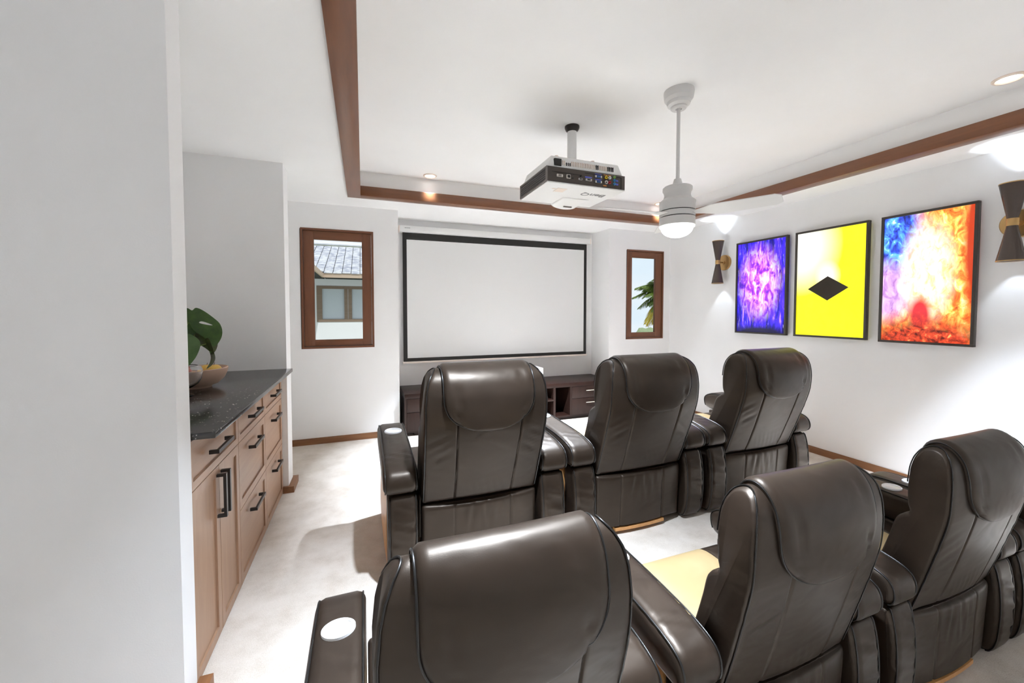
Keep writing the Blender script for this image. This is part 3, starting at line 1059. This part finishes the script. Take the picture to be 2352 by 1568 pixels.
# big split leaf facing the room
leaf('leaf', [(-.005, .115), (-.030, .150), (-.032, .180), (-.008, .190), (.012, .178), (.030, .192), (.064, .174), (.110, .132), (.136, .100), (.147, .055), (.136, .008), (.104, -.026), (.060, .028), (.020, .065)],
     (.046, -.03, .298), ux, uy, 'leaf_dark', -1.2, [(.042, .108), (.052, .118), (.085, .105), (.102, .094), (.080, .096)], parent=plant, fold=.10)
leaf('leaf', [(-.06, .10), (-.02, .125), (.018, .100), (.040, .05), (-.01, .00), (-.06, .01)], (.030, .02, .322), ux, uy, 'leaf_dark', 0.6, parent=plant)
leaf('leaf', [(-.03, .060), (.01, .078), (.055, .062), (.090, .015), (.108, -.040), (.085, -.090), (.050, -.060), (.010, -.020)], (.040, .045, .318), ux, uy, 'leaf_brown', -1.5, parent=plant, fold=.2)
leaf('leaf', [(-.06, .05), (-.01, .072), (.028, .050), (.044, .015), (.030, -.040), (.004, -.085), (-.035, -.125), (-.06, -.05)], (.072, -.108, .278), ux, uy, 'leaf_mid', 0.8, parent=plant, fold=-.1)
leaf('leaf', [(-.012, .085), (.004, .095), (.016, .060), (.030, .010), (.034, -.025), (.020, -.055), (-.008, -.075), (.008, -.045), (.014, -.010), (.002, .040)], (.112, .01, .226), ux, uy, 'leaf_brown', -2.0, parent=plant, fold=.6)
leaf('leaf', [(-.004, .080), (.006, .078), (.020, .035), (.022, .0), (.010, .025)], (.110, -.002, .232), ux, uy, 'leaf_mid', 0, parent=plant)
for pts in (((0, 0, .06), (-.010, -.01, .20), (.005, -.02, .34), (.044, -.03, .414)), ((.005, .01, .06), (.010, .02, .22), (.044, .045, .34)), ((-.01, -.01, .06), (.0, -.06, .20), (.060, -.105, .295)), ((.0, .0, .06), (.02, .0, .20), (.070, -.005, .268), (.112, 0, .288))):
    tube('stem', catmull(list(pts), 5), .0026, 'stem_green', plant, 6)

# ------------------------------------------------------------------ projector
PX0, PX1, PY0, PY1, PZ = 1.218, 1.867, 2.509, 3.007, 2.40
pr = tag(empty('projector', ((PX0 + PX1) / 2, 2.72, PZ)), 'white ceiling projector with a dark connector panel on its pole', 'projector')
def taper(name, x0, x1, y0, y1, z0, z1, ix, iy, mat, bev=.012):
    bm = bmesh.new()
    vs = [bm.verts.new(p) for p in ((x0, y0, z0), (x1, y0, z0), (x1, y1, z0), (x0, y1, z0), (x0 + ix, y0 + iy, z1), (x1 - ix, y0 + iy, z1), (x1 - ix, y1 - iy, z1), (x0 + ix, y1 - iy, z1))]
    for f in ((0, 3, 2, 1), (4, 5, 6, 7), (0, 1, 5, 4), (1, 2, 6, 5), (2, 3, 7, 6), (3, 0, 4, 7)):
        bm.faces.new([vs[i] for i in f])
    if bev:
        bmesh.ops.bevel(bm, geom=list(bm.edges), offset=bev, segments=3, profile=0.5, affect='EDGES')
    return rel(bm_obj(name, bm, mat, pr, bev > 0, 50), pr)
rel(box('base_plate', PX0, PX1, PY0 + .001, PY1, PZ, PZ + .008, 'white_plastic', pr, 0.002), pr)
band = rel(box('connector_band', PX0 + .002, PX1 - .002, PY0, PY1 - .002, PZ + .008, PZ + .112, 'projector_dark', pr, 0.003), pr)
taper('housing', PX0 + .012, PX1 - .012, PY0 + .010, PY1 - .012, PZ + .112, PZ + .200, .030, .018, 'white_plastic')
# louvred side
vent = rel(box('side_vent', PX0 - .001, PX0 + .004, PY0 + .020, PY1 - .020, PZ + .016, PZ + .104, 'black', pr), pr)
for k in range(6):
    z = PZ + .020 + .0155 * k
    rel(box('louvre', PX0 - .005, PX0 + .002, PY0 + .020, PY1 - .020, z, z + .003, 'projector_grey', vent), pr)
for z0, z1 in ((PZ + .008, PZ + .016), (PZ + .104, PZ + .112)):
    rel(box('vent_frame', PX0 - .006, PX0 + .002, PY0, PY1, z0, z1, 'projector_grey', vent), pr)
for y0, y1 in ((PY0, PY0 + .020), (PY1 - .020, PY1)):
    rel(box('vent_frame', PX0 - .006, PX0 + .002, y0, y1, PZ + .016, PZ + .104, 'projector_grey', vent), pr)
# rear of the housing: mains socket and slots
zb = PZ + .112
rel(box('mains_socket', PX0 + .058, PX0 + .112, PY0 + .004, PY0 + .03, zb + .012, zb + .060, 'black', pr), pr)
for k in range(30):
    x = PX0 + .125 + .0145 * k
    dark = k in (2, 3, 4, 19, 20, 26, 27, 28, 29)
    if x > PX1 - .05: break
    z0, z1 = (zb + .022, zb + .055) if not dark else ((zb + .020, zb + .042) if k < 6 else (zb + .022, zb + .055))
    rel(box('slot', x, x + .005, PY0 + .0095 + .0, PY0 + .03, z0, z1, 'black' if dark else 'print_beige', pr), pr)
# connectors on the band
def port(x, z, w, h, mat, nm='port', dep=.008):
    return rel(box(nm, PX0 + x - w / 2, PX0 + x + w / 2, PY0 - dep, PY0 + .002, PZ + z - h / 2, PZ + z + h / 2, mat, band, min(w, h) * .18), pr)
def jack(x, z, rr, mat):
    o = lathe('jack', [(0, 0), (rr, 0), (rr, .010), (rr * .55, .010), (rr * .55, .004), (0, .004)], mat, band, 18, (PX0 + x, PY0, PZ + z), cap=False, auto=30, rot=Matrix.Rotation(PI / 2, 3, 'X'))
    rel(o, pr)
    c_ = lathe('jack_hole', [(0, .0045), (rr * .5, .0045), (rr * .5, .002), (0, .002)], 'black', band, 14, (PX0 + x, PY0, PZ + z), cap=False, rot=Matrix.Rotation(PI / 2, 3, 'X'))
    rel(c_, pr)
rel(box('panel_lip', PX0 + .035, PX0 + .27, PY0 - .002, PY0 + .001, PZ + .075, PZ + .0775, 'black', band), pr)
rel(box('panel_lip', PX0 + .30, PX1 - .035, PY0 - .002, PY0 + .001, PZ + .094, PZ + .0965, 'black', band), pr)
rel(box('panel_lip', PX1 - .038, PX1 - .035, PY0 - .002, PY0 + .001, PZ + .012, PZ + .0965, 'black', band), pr)
port(.095, .052, .050, .020, 'port_metal'); port(.095, .052, .024, .012, 'projector_grey', dep=.011)
port(.165, .053, .036, .030, 'port_metal'); port(.165, .053, .024, .020, 'black', dep=.010)
port(.200, .045, .012, .006, 'black')
port(.262, .046, .030, .014, 'port_metal'); port(.262, .046, .020, .008, 'black', dep=.010)
jack(.262, .068, .007, 'black')
port(.330, .048, .052, .016, 'port_metal'); port(.330, .048, .028, .010, 'black', dep=.010); port(.330, .067, .058, .009, 'port_label_blue', 'port_label', .001)
for z in (.080, .042):
    port(.412, z, .058, .016, 'port_metal'); port(.412, z, .034, .015, 'port_blue', dep=.011); port(.412, z + .018, .058, .009, 'port_label_blue', 'port_label', .001)
jack(.478, .082, .011, 'port_yellow'); jack(.508, .082, .011, 'cup_white'); jack(.478, .046, .013, 'port_metal'); jack(.508, .048, .011, 'port_red')
port(.474, .099, .030, .008, 'port_label_orange', 'port_label', .001); port(.508, .099, .028, .008, 'port_label_orange', 'port_label', .001); port(.470, .022, .030, .008, 'port_label_orange', 'port_label', .001)
jack(.550, .092, .009, 'port_green'); jack(.550, .068, .009, 'port_cyan'); jack(.550, .042, .009, 'port_cyan')
port(.576, .068, .022, .014, 'port_label_blue', 'port_label', .001); port(.576, .042, .022, .014, 'port_label_blue', 'port_label', .001)
# underside: raised lens bump, label, lettering
bm = bmesh.new()
n = 20
xa, xb, yc = 1.50, 1.74, PY1 - .02
ring0, ring1 = [], []
for i in range(n + 1):
    a = PI * i / n
    x = (xa + xb) / 2 - (xb - xa) / 2 * math.cos(a)
    dz = .035 * math.sin(a)
    ring0.append(bm.verts.new((x, PY1 - .20, PZ - dz * .10)))
    ring1.append(bm.verts.new((x, PY1 + .012, PZ - dz)))
for i in range(n):
    bm.faces.new((ring0[i], ring0[i + 1], ring1[i + 1], ring1[i]))
bm.faces.new(ring1)
rel(bm_obj('lens_housing', bm, 'white_plastic', pr, True, 40), pr)
rel(box('lens_vent', 1.585, 1.66, PY1 - .055, PY1 - .045, PZ - .034, PZ - .020, 'projector_grey', pr), pr)
rel(boxes('rating_label', [(PX0 + .135, PX0 + .215, PY0 + .10, PY0 + .185, PZ - .0012, PZ), (PX0 + .100, PX0 + .128, PY0 + .115, PY0 + .135, PZ - .0012, PZ)], 'print_beige', pr), pr)
fc = bpy.data.curves.new('lettering', 'FONT')
fc.body = 'BenQ'
fc.size = .085
fc.extrude = .0006
fc.offset = .0016
fc.align_x = 'CENTER'; fc.align_y = 'CENTER'
tmp = bpy.data.objects.new('lettering_src', fc)
COL.objects.link(tmp)
bpy.context.view_layer.update()
me = bpy.data.meshes.new_from_object(tmp.evaluated_get(bpy.context.evaluated_depsgraph_get()))
bpy.data.objects.remove(tmp)
me.materials.clear(); me.materials.append(M('print_grey'))
let = bpy.data.objects.new('lettering', me)
COL.objects.link(let)
let.parent = pr
let.location = (1.690 - pr.location.x, PY0 + .165 - pr.location.y, -.0008)
let.rotation_euler = (0, PI, 0)
let.scale = (1.05, 1.0, 1)
rel(lathe('ceiling_flange', [(.028, 0), (.030, .004), (.048, .022), (.056, .040), (.056, .052), (0, .052)], 'piping_black', pr, 36, (1.531, 2.723, ZT - .052), cap=False), pr)
rel(lathe('pole', [(.036, PZ + .19), (.036, ZT - .040)], 'white_plastic', pr, 32, (1.531, 2.723, 0)), pr)
for (x, y) in ((PX0 + .10, PY0 + .06), (PX0 + .40, PY0 + .06), (PX1 - .08, PY0 + .08)):
    rel(lathe('foot', [(.016, PZ + .199), (.014, PZ + .212), (0, PZ + .214)], 'screen_bar', pr, 18, (x, y, 0), cap=False), pr)

# ------------------------------------------------------------------ ceiling fan
FX, FY = 1.937, 2.054
fan = tag(empty('ceiling_fan', (FX, FY, ZT)), 'white three blade ceiling fan with a glowing glass dome', 'ceiling fan')
z_ = lambda z: z - ZT
lathe('canopy', [(.092, 0), (.093, -.010), (.088, -.050), (.074, -.068), (.073, -.074), (.068, -.088), (.050, -.100), (.050, -.108), (.044, -.114), (.020, -.114), (.018, -.106), (0, -.106)], 'fan_white', fan, 48, cap=False, auto=28)
lathe('rod', [(.0115, -.09), (.0115, z_(2.34))], 'fan_white', fan, 20)
lathe('coupling', [(.019, z_(2.358)), (.022, z_(2.356)), (.035, z_(2.308)), (.035, z_(2.300)), (0, z_(2.300))], 'fan_white', fan, 32, cap=False)
lathe('motor_housing', [(0, z_(2.307)), (.082, z_(2.307)), (.090, z_(2.300)), (.091, z_(2.282)), (.083, z_(2.268)), (.080, z_(2.250)), (.086, z_(2.230)), (.104, z_(2.216)), (.112, z_(2.208)), (.112, z_(2.200)), (.109, z_(2.192)), (.109, z_(2.150)), (0, z_(2.150))], 'fan_white', fan, 56, cap=False, auto=30)
lathe('gap_ring', [(.100, z_(2.152)), (.100, z_(2.100))], 'fan_gap', fan, 48)
lathe('blade_ring', [(.108, z_(2.1445)), (.1095, z_(2.143)), (.1095, z_(2.112)), (.108, z_(2.1105)), (0, z_(2.1105))], 'fan_white', fan, 56, cap=False, auto=30)
lathe('light_collar', [(0, z_(2.104)), (.1095, z_(2.104)), (.110, z_(2.060)), (.107, z_(2.052)), (0, z_(2.052))], 'fan_white', fan, 56, cap=False, auto=30)
dome = [(.108, z_(2.052)), (.107, z_(2.046)), (.098, z_(2.040))] + [(.097 * math.cos(a * PI / 2 / 10), z_(2.040) - .062 * math.sin(a * PI / 2 / 10)) for a in range(1, 11)]
lathe('glass_dome', dome, 'fan_glass', fan, 48, cap=False)
for ang in (-62, 58, 178):
    a = math.radians(ang)
    vs, fs = [], []
    nst = 16
    for i in range(nst + 1):
        u = i / nst
        rr = .095 + .475 * u
        wd_ = .034 + .036 * min(1, u / .28) ** 1.2 if u < .28 else .070 - .012 * (u - .28)
        if u > .94: wd_ *= math.sqrt(max(0.05, 1 - ((u - .94) / .06) ** 2 * .6))
        pitch = -math.radians(14) * min(1, u / .25)
        off = .006 * math.sin(PI * u)
        for (s, h) in ((-1, -.002), (1, -.002), (1, .003), (-1, .003)):
            yy = s * wd_
            vs.append((rr, yy * math.cos(pitch) + off, 2.127 - ZT + h + yy * math.sin(pitch)))
    for i in range(nst):
        for k in range(4):
            l = (k + 1) % 4
            fs.append((i * 4 + k, i * 4 + l, i * 4 + 4 + l, i * 4 + 4 + k))
    fs += [(0, 1, 2, 3), tuple(nst * 4 + k for k in range(4))]
    R3 = Matrix.Rotation(a, 3, 'Z')
    mesh_obj('blade', [R3 @ Vector(v) for v in vs], fs, 'white_plastic', fan, True, 40)

# ------------------------------------------------------------------ recessed downlights
def downlight(x, y, label, power, spread=75, z=None):
    e = tag(empty('ceiling_downlight', (x, y, ZT if z is None else z)), label, 'ceiling light', 'recessed downlights')
    lathe('trim_ring', [(.052, -.004), (.056, -.011), (.064, -.012), (.070, -.006), (.070, 0), (.052, 0)], 'light_ring', e, 40, cap=False)
    lathe('diffuser', [(0, -.003), (.053, -.003), (.053, 0), (0, 0)], 'light_disc', e, 36, cap=False)
    ld = bpy.data.lights.new('downlight_lamp', 'AREA')
    ld.shape = 'DISK'; ld.size = .09; ld.spread = math.radians(spread); ld.energy = power; ld.color = LAMP
    lo = bpy.data.objects.new('downlight_lamp', ld)
    lo.location = (0, 0, -.014)
    COL.objects.link(lo); lo.parent = e
downlight(.678, 4.205, 'small round downlight in the ceiling tray above the screen left of the projector', P_FAR_L, 45)
downlight(1.760, 3.500, 'added fill downlight in the ceiling tray, unseen behind the projector', P_FAR_FILL, 80)  # main fill source, added where the projector body hides it
downlight(3.705, 4.235, 'small round downlight in the far right tray corner, mostly behind the fan', P_FAR_R, 45)
downlight(3.715, 1.245, 'small round downlight at the right edge of the ceiling tray', P_NEAR_R, 50)
downlight(.690, 1.245, 'added downlight, unseen above the view, in the ceiling tray towards the cabinets side', P_NEAR_L)  # added out of view to light the left floor and seats
for k, x in enumerate((-.80, 1.0, 2.6, 4.0)):  # unseen lamps added so light bounces off the floor onto the ceiling
    downlight(x, -1.25, ('leftmost', 'second', 'third', 'rightmost')[k] + ' of four unseen fill downlights added to the soffit behind the viewer', P_BACK_FILL, 50, ZS)

# ------------------------------------------------------------------ wall sconces
def sconce(y, label):
    e = tag(empty('wall_sconce', (XR, y, 2.128)), label, 'wall lamp', 'hourglass wall sconces')
    lathe('backplate', [(0, 0), (.100, 0), (.100, .012), (.094, .020), (.080, .022), (0, .022)], 'brass', e, 48, cap=False, rot=Matrix.Rotation(-PI / 2, 3, 'Y'))
    lathe('hub', [(0, .02), (.024, .02), (.022, .034), (0, .034)], 'brass', e, 24, cap=False, rot=Matrix.Rotation(-PI / 2, 3, 'Y'))
    tube('arm', [(-.03, 0, 0), (-.11, 0, 0)], .008, 'brass', e, 14)
    c = (-.120, 0, 0)
    lathe('collar', [(.029, -.026), (.030, -.024), (.030, .024), (.029, .026)], 'brass', e, 32, c)
    for s, nm in ((1, 'upper_shade'), (-1, 'lower_shade')):
        sh = lathe(nm, [(.027, s * .026), (.071, s * .275), (.0685, s * .275), (.024, s * .045), (0, s * .045)], 'bronze', e, 40, c, cap=False, auto=40)
        lathe('rim', [(.0685, s * .2745), (.0712, s * .2765), (.0712, s * .270)], 'brass', sh, 40, c, cap=False)
        ld = bpy.data.lights.new('sconce_lamp', 'SPOT')
        ld.energy = P_SCONCE; ld.spot_size = math.radians(80); ld.spot_blend = .45; ld.shadow_soft_size = .012; ld.color = LAMP
        lo = bpy.data.objects.new('sconce_lamp', ld)
        lo.location = (-.120, 0, s * .13)
        lo.rotation_euler = (PI, 0, 0) if s > 0 else (0, 0, 0)
        COL.objects.link(lo); lo.parent = sh
sconce(3.876, 'bronze and brass hourglass wall sconce left of the violet poster')
sconce(1.407, 'bronze and brass hourglass wall sconce cut off at the right edge')

# ------------------------------------------------------------------ backlit posters
def poster(y0, y1, z0, z1, mat, label):
    e = tag(empty('framed_poster', (4.42, (y0 + y1) / 2, z0)), label, 'poster', 'backlit framed posters')
    xa, xb, f = 4.400, 4.440, .020
    rel(box('frame_rail', xa, xb, y0, y1, z1 - f, z1, 'frame_black', e, .002), e)
    rel(box('frame_rail', xa, xb, y0, y1, z0, z0 + f, 'frame_black', e, .002), e)
    rel(box('frame_stile', xa, xb, y0, y0 + f, z0 + f, z1 - f, 'frame_black', e, .002), e)
    rel(box('frame_stile', xa, xb, y1 - f, y1, z0 + f, z1 - f, 'frame_black', e, .002), e)
    rel(box('back_board', xb, XR, y0 + .03, y1 - .03, z0 + .03, z1 - .03, 'frame_black', e), e)
    # print: u runs along the wall towards the viewer, v upwards
    me = bpy.data.meshes.new('print')
    a, b_, c, d = y1 - f, y0 + f, z0 + f, z1 - f
    me.from_pydata([(xa + .012, a, c), (xa + .012, b_, c), (xa + .012, b_, d), (xa + .012, a, d), (xb, a, c), (xb, b_, c), (xb, b_, d), (xb, a, d)], [], [(0, 3, 2, 1), (4, 5, 6, 7), (0, 1, 5, 4), (1, 2, 6, 5), (2, 3, 7, 6), (3, 0, 4, 7)])
    uv = me.uv_layers.new(name='UVMap')
    tab = {0: (0, 0), 1: (1, 0), 2: (1, 1), 3: (0, 1), 4: (0, 0), 5: (1, 0), 6: (1, 1), 7: (0, 1)}
    for lp in me.loops:
        uv.data[lp.index].uv = tab[lp.vertex_index]
    me.materials.append(M(mat))
    o = bpy.data.objects.new('print', me)
    COL.objects.link(o); o.parent = e
    rel(o, e)
    return e, (xa + .012, a, b_, c, d)
poster(3.030, 3.664, 1.224, 2.338, 'poster_print_violet', 'black framed glowing blue and violet poster')
e, (px, a, b_, c, d) = poster(2.288, 2.946, 1.224, 2.338, 'poster_print_yellow', 'black framed glowing bright yellow poster')
cy, cz = (a + b_) / 2 + .01, c + (d - c) * .46
vs = []
K = [(0, .110), (.095, .048), (.185, -.012), (.095, -.072), (0, -.135), (-.095, -.072), (-.185, -.012), (-.095, .048)]
for xx in (px - .0012, px - .0002):
    vs += [(xx, cy + k[0], cz + k[1]) for k in K]
fs = [tuple(range(8)), tuple(range(8, 16))] + [(i, (i + 1) % 8, 8 + (i + 1) % 8, 8 + i) for i in range(8)]
rel(mesh_obj('dark_motif', vs, fs, 'print_dark_shape', e), e)
poster(1.597, 2.195, 1.218, 2.338, 'poster_print_orange', 'black framed glowing orange and blue poster')

# ------------------------------------------------------------------ outside
gd = struct(box('ground', -30, 40, 5.8, 60, -3.2, -3.0, 'grass_green'), 'lawn outside')
HY = 10.0
hs = tag(empty('neighbour_house', (-1.0, HY, -3.0)), 'neighbouring white house with a grey tiled roof seen through the window', 'house')
HW = (-1.0, 1.30, 1.237, 2.075)
rel(boxes('wall', [(-3.2, HW[0], HY, HY + .25, -3, 2.36), (HW[1], 2.6, HY, HY + .25, -3, 2.36), (HW[0], HW[1], HY, HY + .25, -3, HW[2]), (HW[0], HW[1], HY, HY + .25, HW[3], 2.36)], 'outside_wall', hs), hs)
wf = rel(boxes('window_frame', [(HW[0], HW[1], HY - .01, HY + .08, HW[3] - .068, HW[3]), (HW[0], HW[1], HY - .01, HY + .08, HW[2], HW[2] + .064),
    (HW[0], -.886, HY - .01, HY + .08, HW[2] + .064, HW[3] - .068), (-.412, -.335, HY - .012, HY + .08, HW[2] + .064, HW[3] - .068), (-.330, -.246, HY - .012, HY + .08, HW[2] + .064, HW[3] - .068),
    (.228, .390, HY - .012, HY + .08, HW[2] + .064, HW[3] - .068), (1.18, HW[1], HY - .012, HY + .08, HW[2] + .064, HW[3] - .068)], 'outside_wood', hs), hs)
for (a, b_) in ((-.886, -.412), (-.246, .228), (.39, 1.18)):
    rel(box('window_pane', a, b_, HY + .03, HY + .04, HW[2] + .064, HW[3] - .068, 'outside_pane', wf), hs)
EY, EZ0, EZ1, RY, RZ = 9.4, 2.222, 2.315, 12.0, 3.285
rel(box('fascia', -.80, 3.0, EY, EY + .03, EZ0, EZ1, 'fascia_wood', hs), hs)
rel(box('side_fascia', -.83, -.80, 6.6, EY + .03, EZ0, EZ1, 'fascia_wood', hs), hs)
rel(boxes('soffit', [(-.80, 3.0, EY + .03, HY, EZ0 + .01, EZ0 + .03), (-3.2, -.83, 6.6, HY, EZ0 + .01, EZ0 + .03)], 'roof_under', hs), hs)
# main roof slab + wing slab
def slab(name, quad, th, mat, par):
    q = [Vector(p) for p in quad]
    n_ = (q[1] - q[0]).cross(q[3] - q[0]).normalized()
    if n_.z < 0: n_ = -n_
    vs = q + [p - n_ * th for p in q]
    return rel(mesh_obj(name, vs, [(0, 1, 2, 3), (7, 6, 5, 4), (0, 1, 5, 4), (1, 2, 6, 5), (2, 3, 7, 6), (3, 0, 4, 7)], mat, par), hs)
roof = slab('roof', [(-.8, EY, EZ1), (3.0, EY, EZ1), (3.0, RY, RZ), (-3.2, RY, RZ)], .05, 'roof_under', hs)
slab('wing_roof', [(-.8, EY, EZ1), (-3.2, RY, RZ), (-3.2, 6.6, RZ), (-.8, 6.6, EZ1)], .05, 'roof_under', hs)
# individual tiles, too small to pick apart: one part
bm = bmesh.new()
slope = (RZ - EZ1) / (RY - EY)
nrow = 22
for rI in range(nrow):
    y0 = EY - .02 + (RY - EY) * rI / nrow
    y1 = y0 + (RY - EY) / nrow * 1.15
    for cI in range(34):
        x0 = -3.2 + .185 * cI
        xl = -.8 - (y0 - EY) * (2.4 / (RY - EY)) - .1
        if x0 < xl: continue
        za, zb2 = EZ1 + (y0 - EY) * slope, EZ1 + (y1 - EY) * slope
        jit = random.uniform(-.006, .006)
        g = .006
        P = [(x0 + g, y0, za + .028 + jit), (x0 + .185 - g, y0, za + .028 + jit), (x0 + .185 - g, y1, zb2 + .008), (x0 + g, y1, zb2 + .008)]
        pk = [bm.verts.new(p) for p in P] + [bm.verts.new((p[0], p[1], p[2] - .02)) for p in P]
        mid = bm.verts.new((x0 + .0925, y0, za + .034 + jit)); mid2 = bm.verts.new((x0 + .0925, y1, zb2 + .014))
        bm.faces.new((pk[0], mid, mid2, pk[3])); bm.faces.new((mid, pk[1], pk[2], mid2))
        bm.faces.new((pk[0], pk[4], pk[5], pk[1], mid))
tl = rel(bm_obj('roof_tiles', bm, 'roof_tile', hs, recalc=False), hs)
tl['kind'] = 'stuff'
rel(box('ridge_cap', -3.2, 3.0, RY - .10, RY + .10, RZ + .02, RZ + .10, 'white_plastic', hs, .03), hs)

# palm
pm = tag(empty('palm_tree', (8.45, 9.0, -3.0)), 'green palm with drooping yellow fronds seen through the right window', 'palm')
tube('trunk', [(0, 0, 0), (.05, 0, 2.0), (.02, .02, 4.2), (0, 0, 5.1)], .14, 'bark', pm, 14, rads=[.17, .14, .12, .10])
def frond(az, el, ln, droop, mat, nl=36, ll=.46):
    bm = bmesh.new()
    pts = []
    for i in range(nl + 1):
        u = i / nl
        r_ = ln * u
        pts.append(Vector((r_ * math.cos(el) * math.cos(az), r_ * math.cos(el) * math.sin(az), 5.15 + r_ * math.sin(el) - droop * u * u)))
    for i in range(nl):
        d = (pts[i + 1] - pts[i]).normalized()
        sd = d.cross(Vector((0, 0, 1))).normalized()
        up = sd.cross(d)
        w_ = .012
        a, b2 = pts[i], pts[i + 1]
        q = [bm.verts.new(p) for p in (a - sd * w_, a + sd * w_, b2 + sd * w_, b2 - sd * w_, (a + b2) / 2 - up * w_)]
        bm.faces.new(q[:4]); bm.faces.new((q[0], q[4], q[3])); bm.faces.new((q[1], q[2], q[4]))
        u = (i + .5) / nl
        if u < .12: continue
        l = ll * math.sin(PI * (.12 + .86 * u)) ** .6
        for s in (-1, 1):
            dirv = (sd * s * .75 + d * .75 - Vector((0, 0, .28 + random.uniform(0, .2)))).normalized()
            tip = a + dirv * l
            wv = d * .017
            m_ = a + dirv * l * .5 + up * .02
            v5 = [bm.verts.new(p) for p in (a - wv, a + wv, m_ + wv * 1.1, tip, m_ - wv * 1.1)]
            bm.faces.new(v5)
    return bm_obj('frond', bm, mat, pm, recalc=False)
for az, el, ln, dr, mt in ((175, 18, 1.15, .35, 'palm_green'), (188, 6, 1.20, .40, 'palm_green'), (168, -4, 1.10, .50, 'palm_green'), (200, 30, 1.1, .3, 'palm_green'), (182, -22, 1.15, .60, 'palm_yellow'), (172, -34, 1.05, .50, 'palm_yellow'), (192, -50, 1.0, .45, 'palm_green'), (178, 12, 1.05, .28, 'palm_green'), (184, -8, 1.0, .38, 'palm_green'), (165, 8, 1.25, .45, 'palm_green'), (195, -14, 1.0, .42, 'palm_green'), (176, -42, .95, .40, 'palm_yellow'), (185, 24, 1.0, .25, 'palm_green'), (150, 25, 1.2, .5, 'palm_green'), (225, 20, 1.2, .5, 'palm_green'), (100, 30, 1.2, .5, 'palm_green'), (20, 25, 1.2, .5, 'palm_green'), (300, 20, 1.2, .5, 'palm_green')):
    frond(math.radians(az), math.radians(el), ln, dr, mt)
# far shrubs
def shrub(x, y, rx, ry, top, label):
    bm = bmesh.new()
    bmesh.ops.create_icosphere(bm, subdivisions=4, radius=1.0)
    from mathutils import noise as mn
    for v in bm.verts:
        p = v.co.copy()
        k = 1 + .18 * mn.noise(p * 3.1 + Vector((x, y, 0))) + .08 * mn.noise(p * 9.0)
        v.co = Vector((p.x * rx * k, p.y * ry * k, (p.z * k) * (top + 3.0) / 2 + (top - 3.0) / 2 + 3.0))
    o = bm_obj('shrub', bm, 'hedge_green', None, True, 80)
    o.location = (x, y, -3.0)
    tag(o, label, 'shrub', 'shrubs beyond the lawn')
shrub(14.2, 19.0, 2.2, 1.3, .16, 'low pale shrub far outside, left in the right window')
shrub(17.4, 20.8, 1.5, 1.2, .36, 'taller grey green shrub far outside, right in the right window')
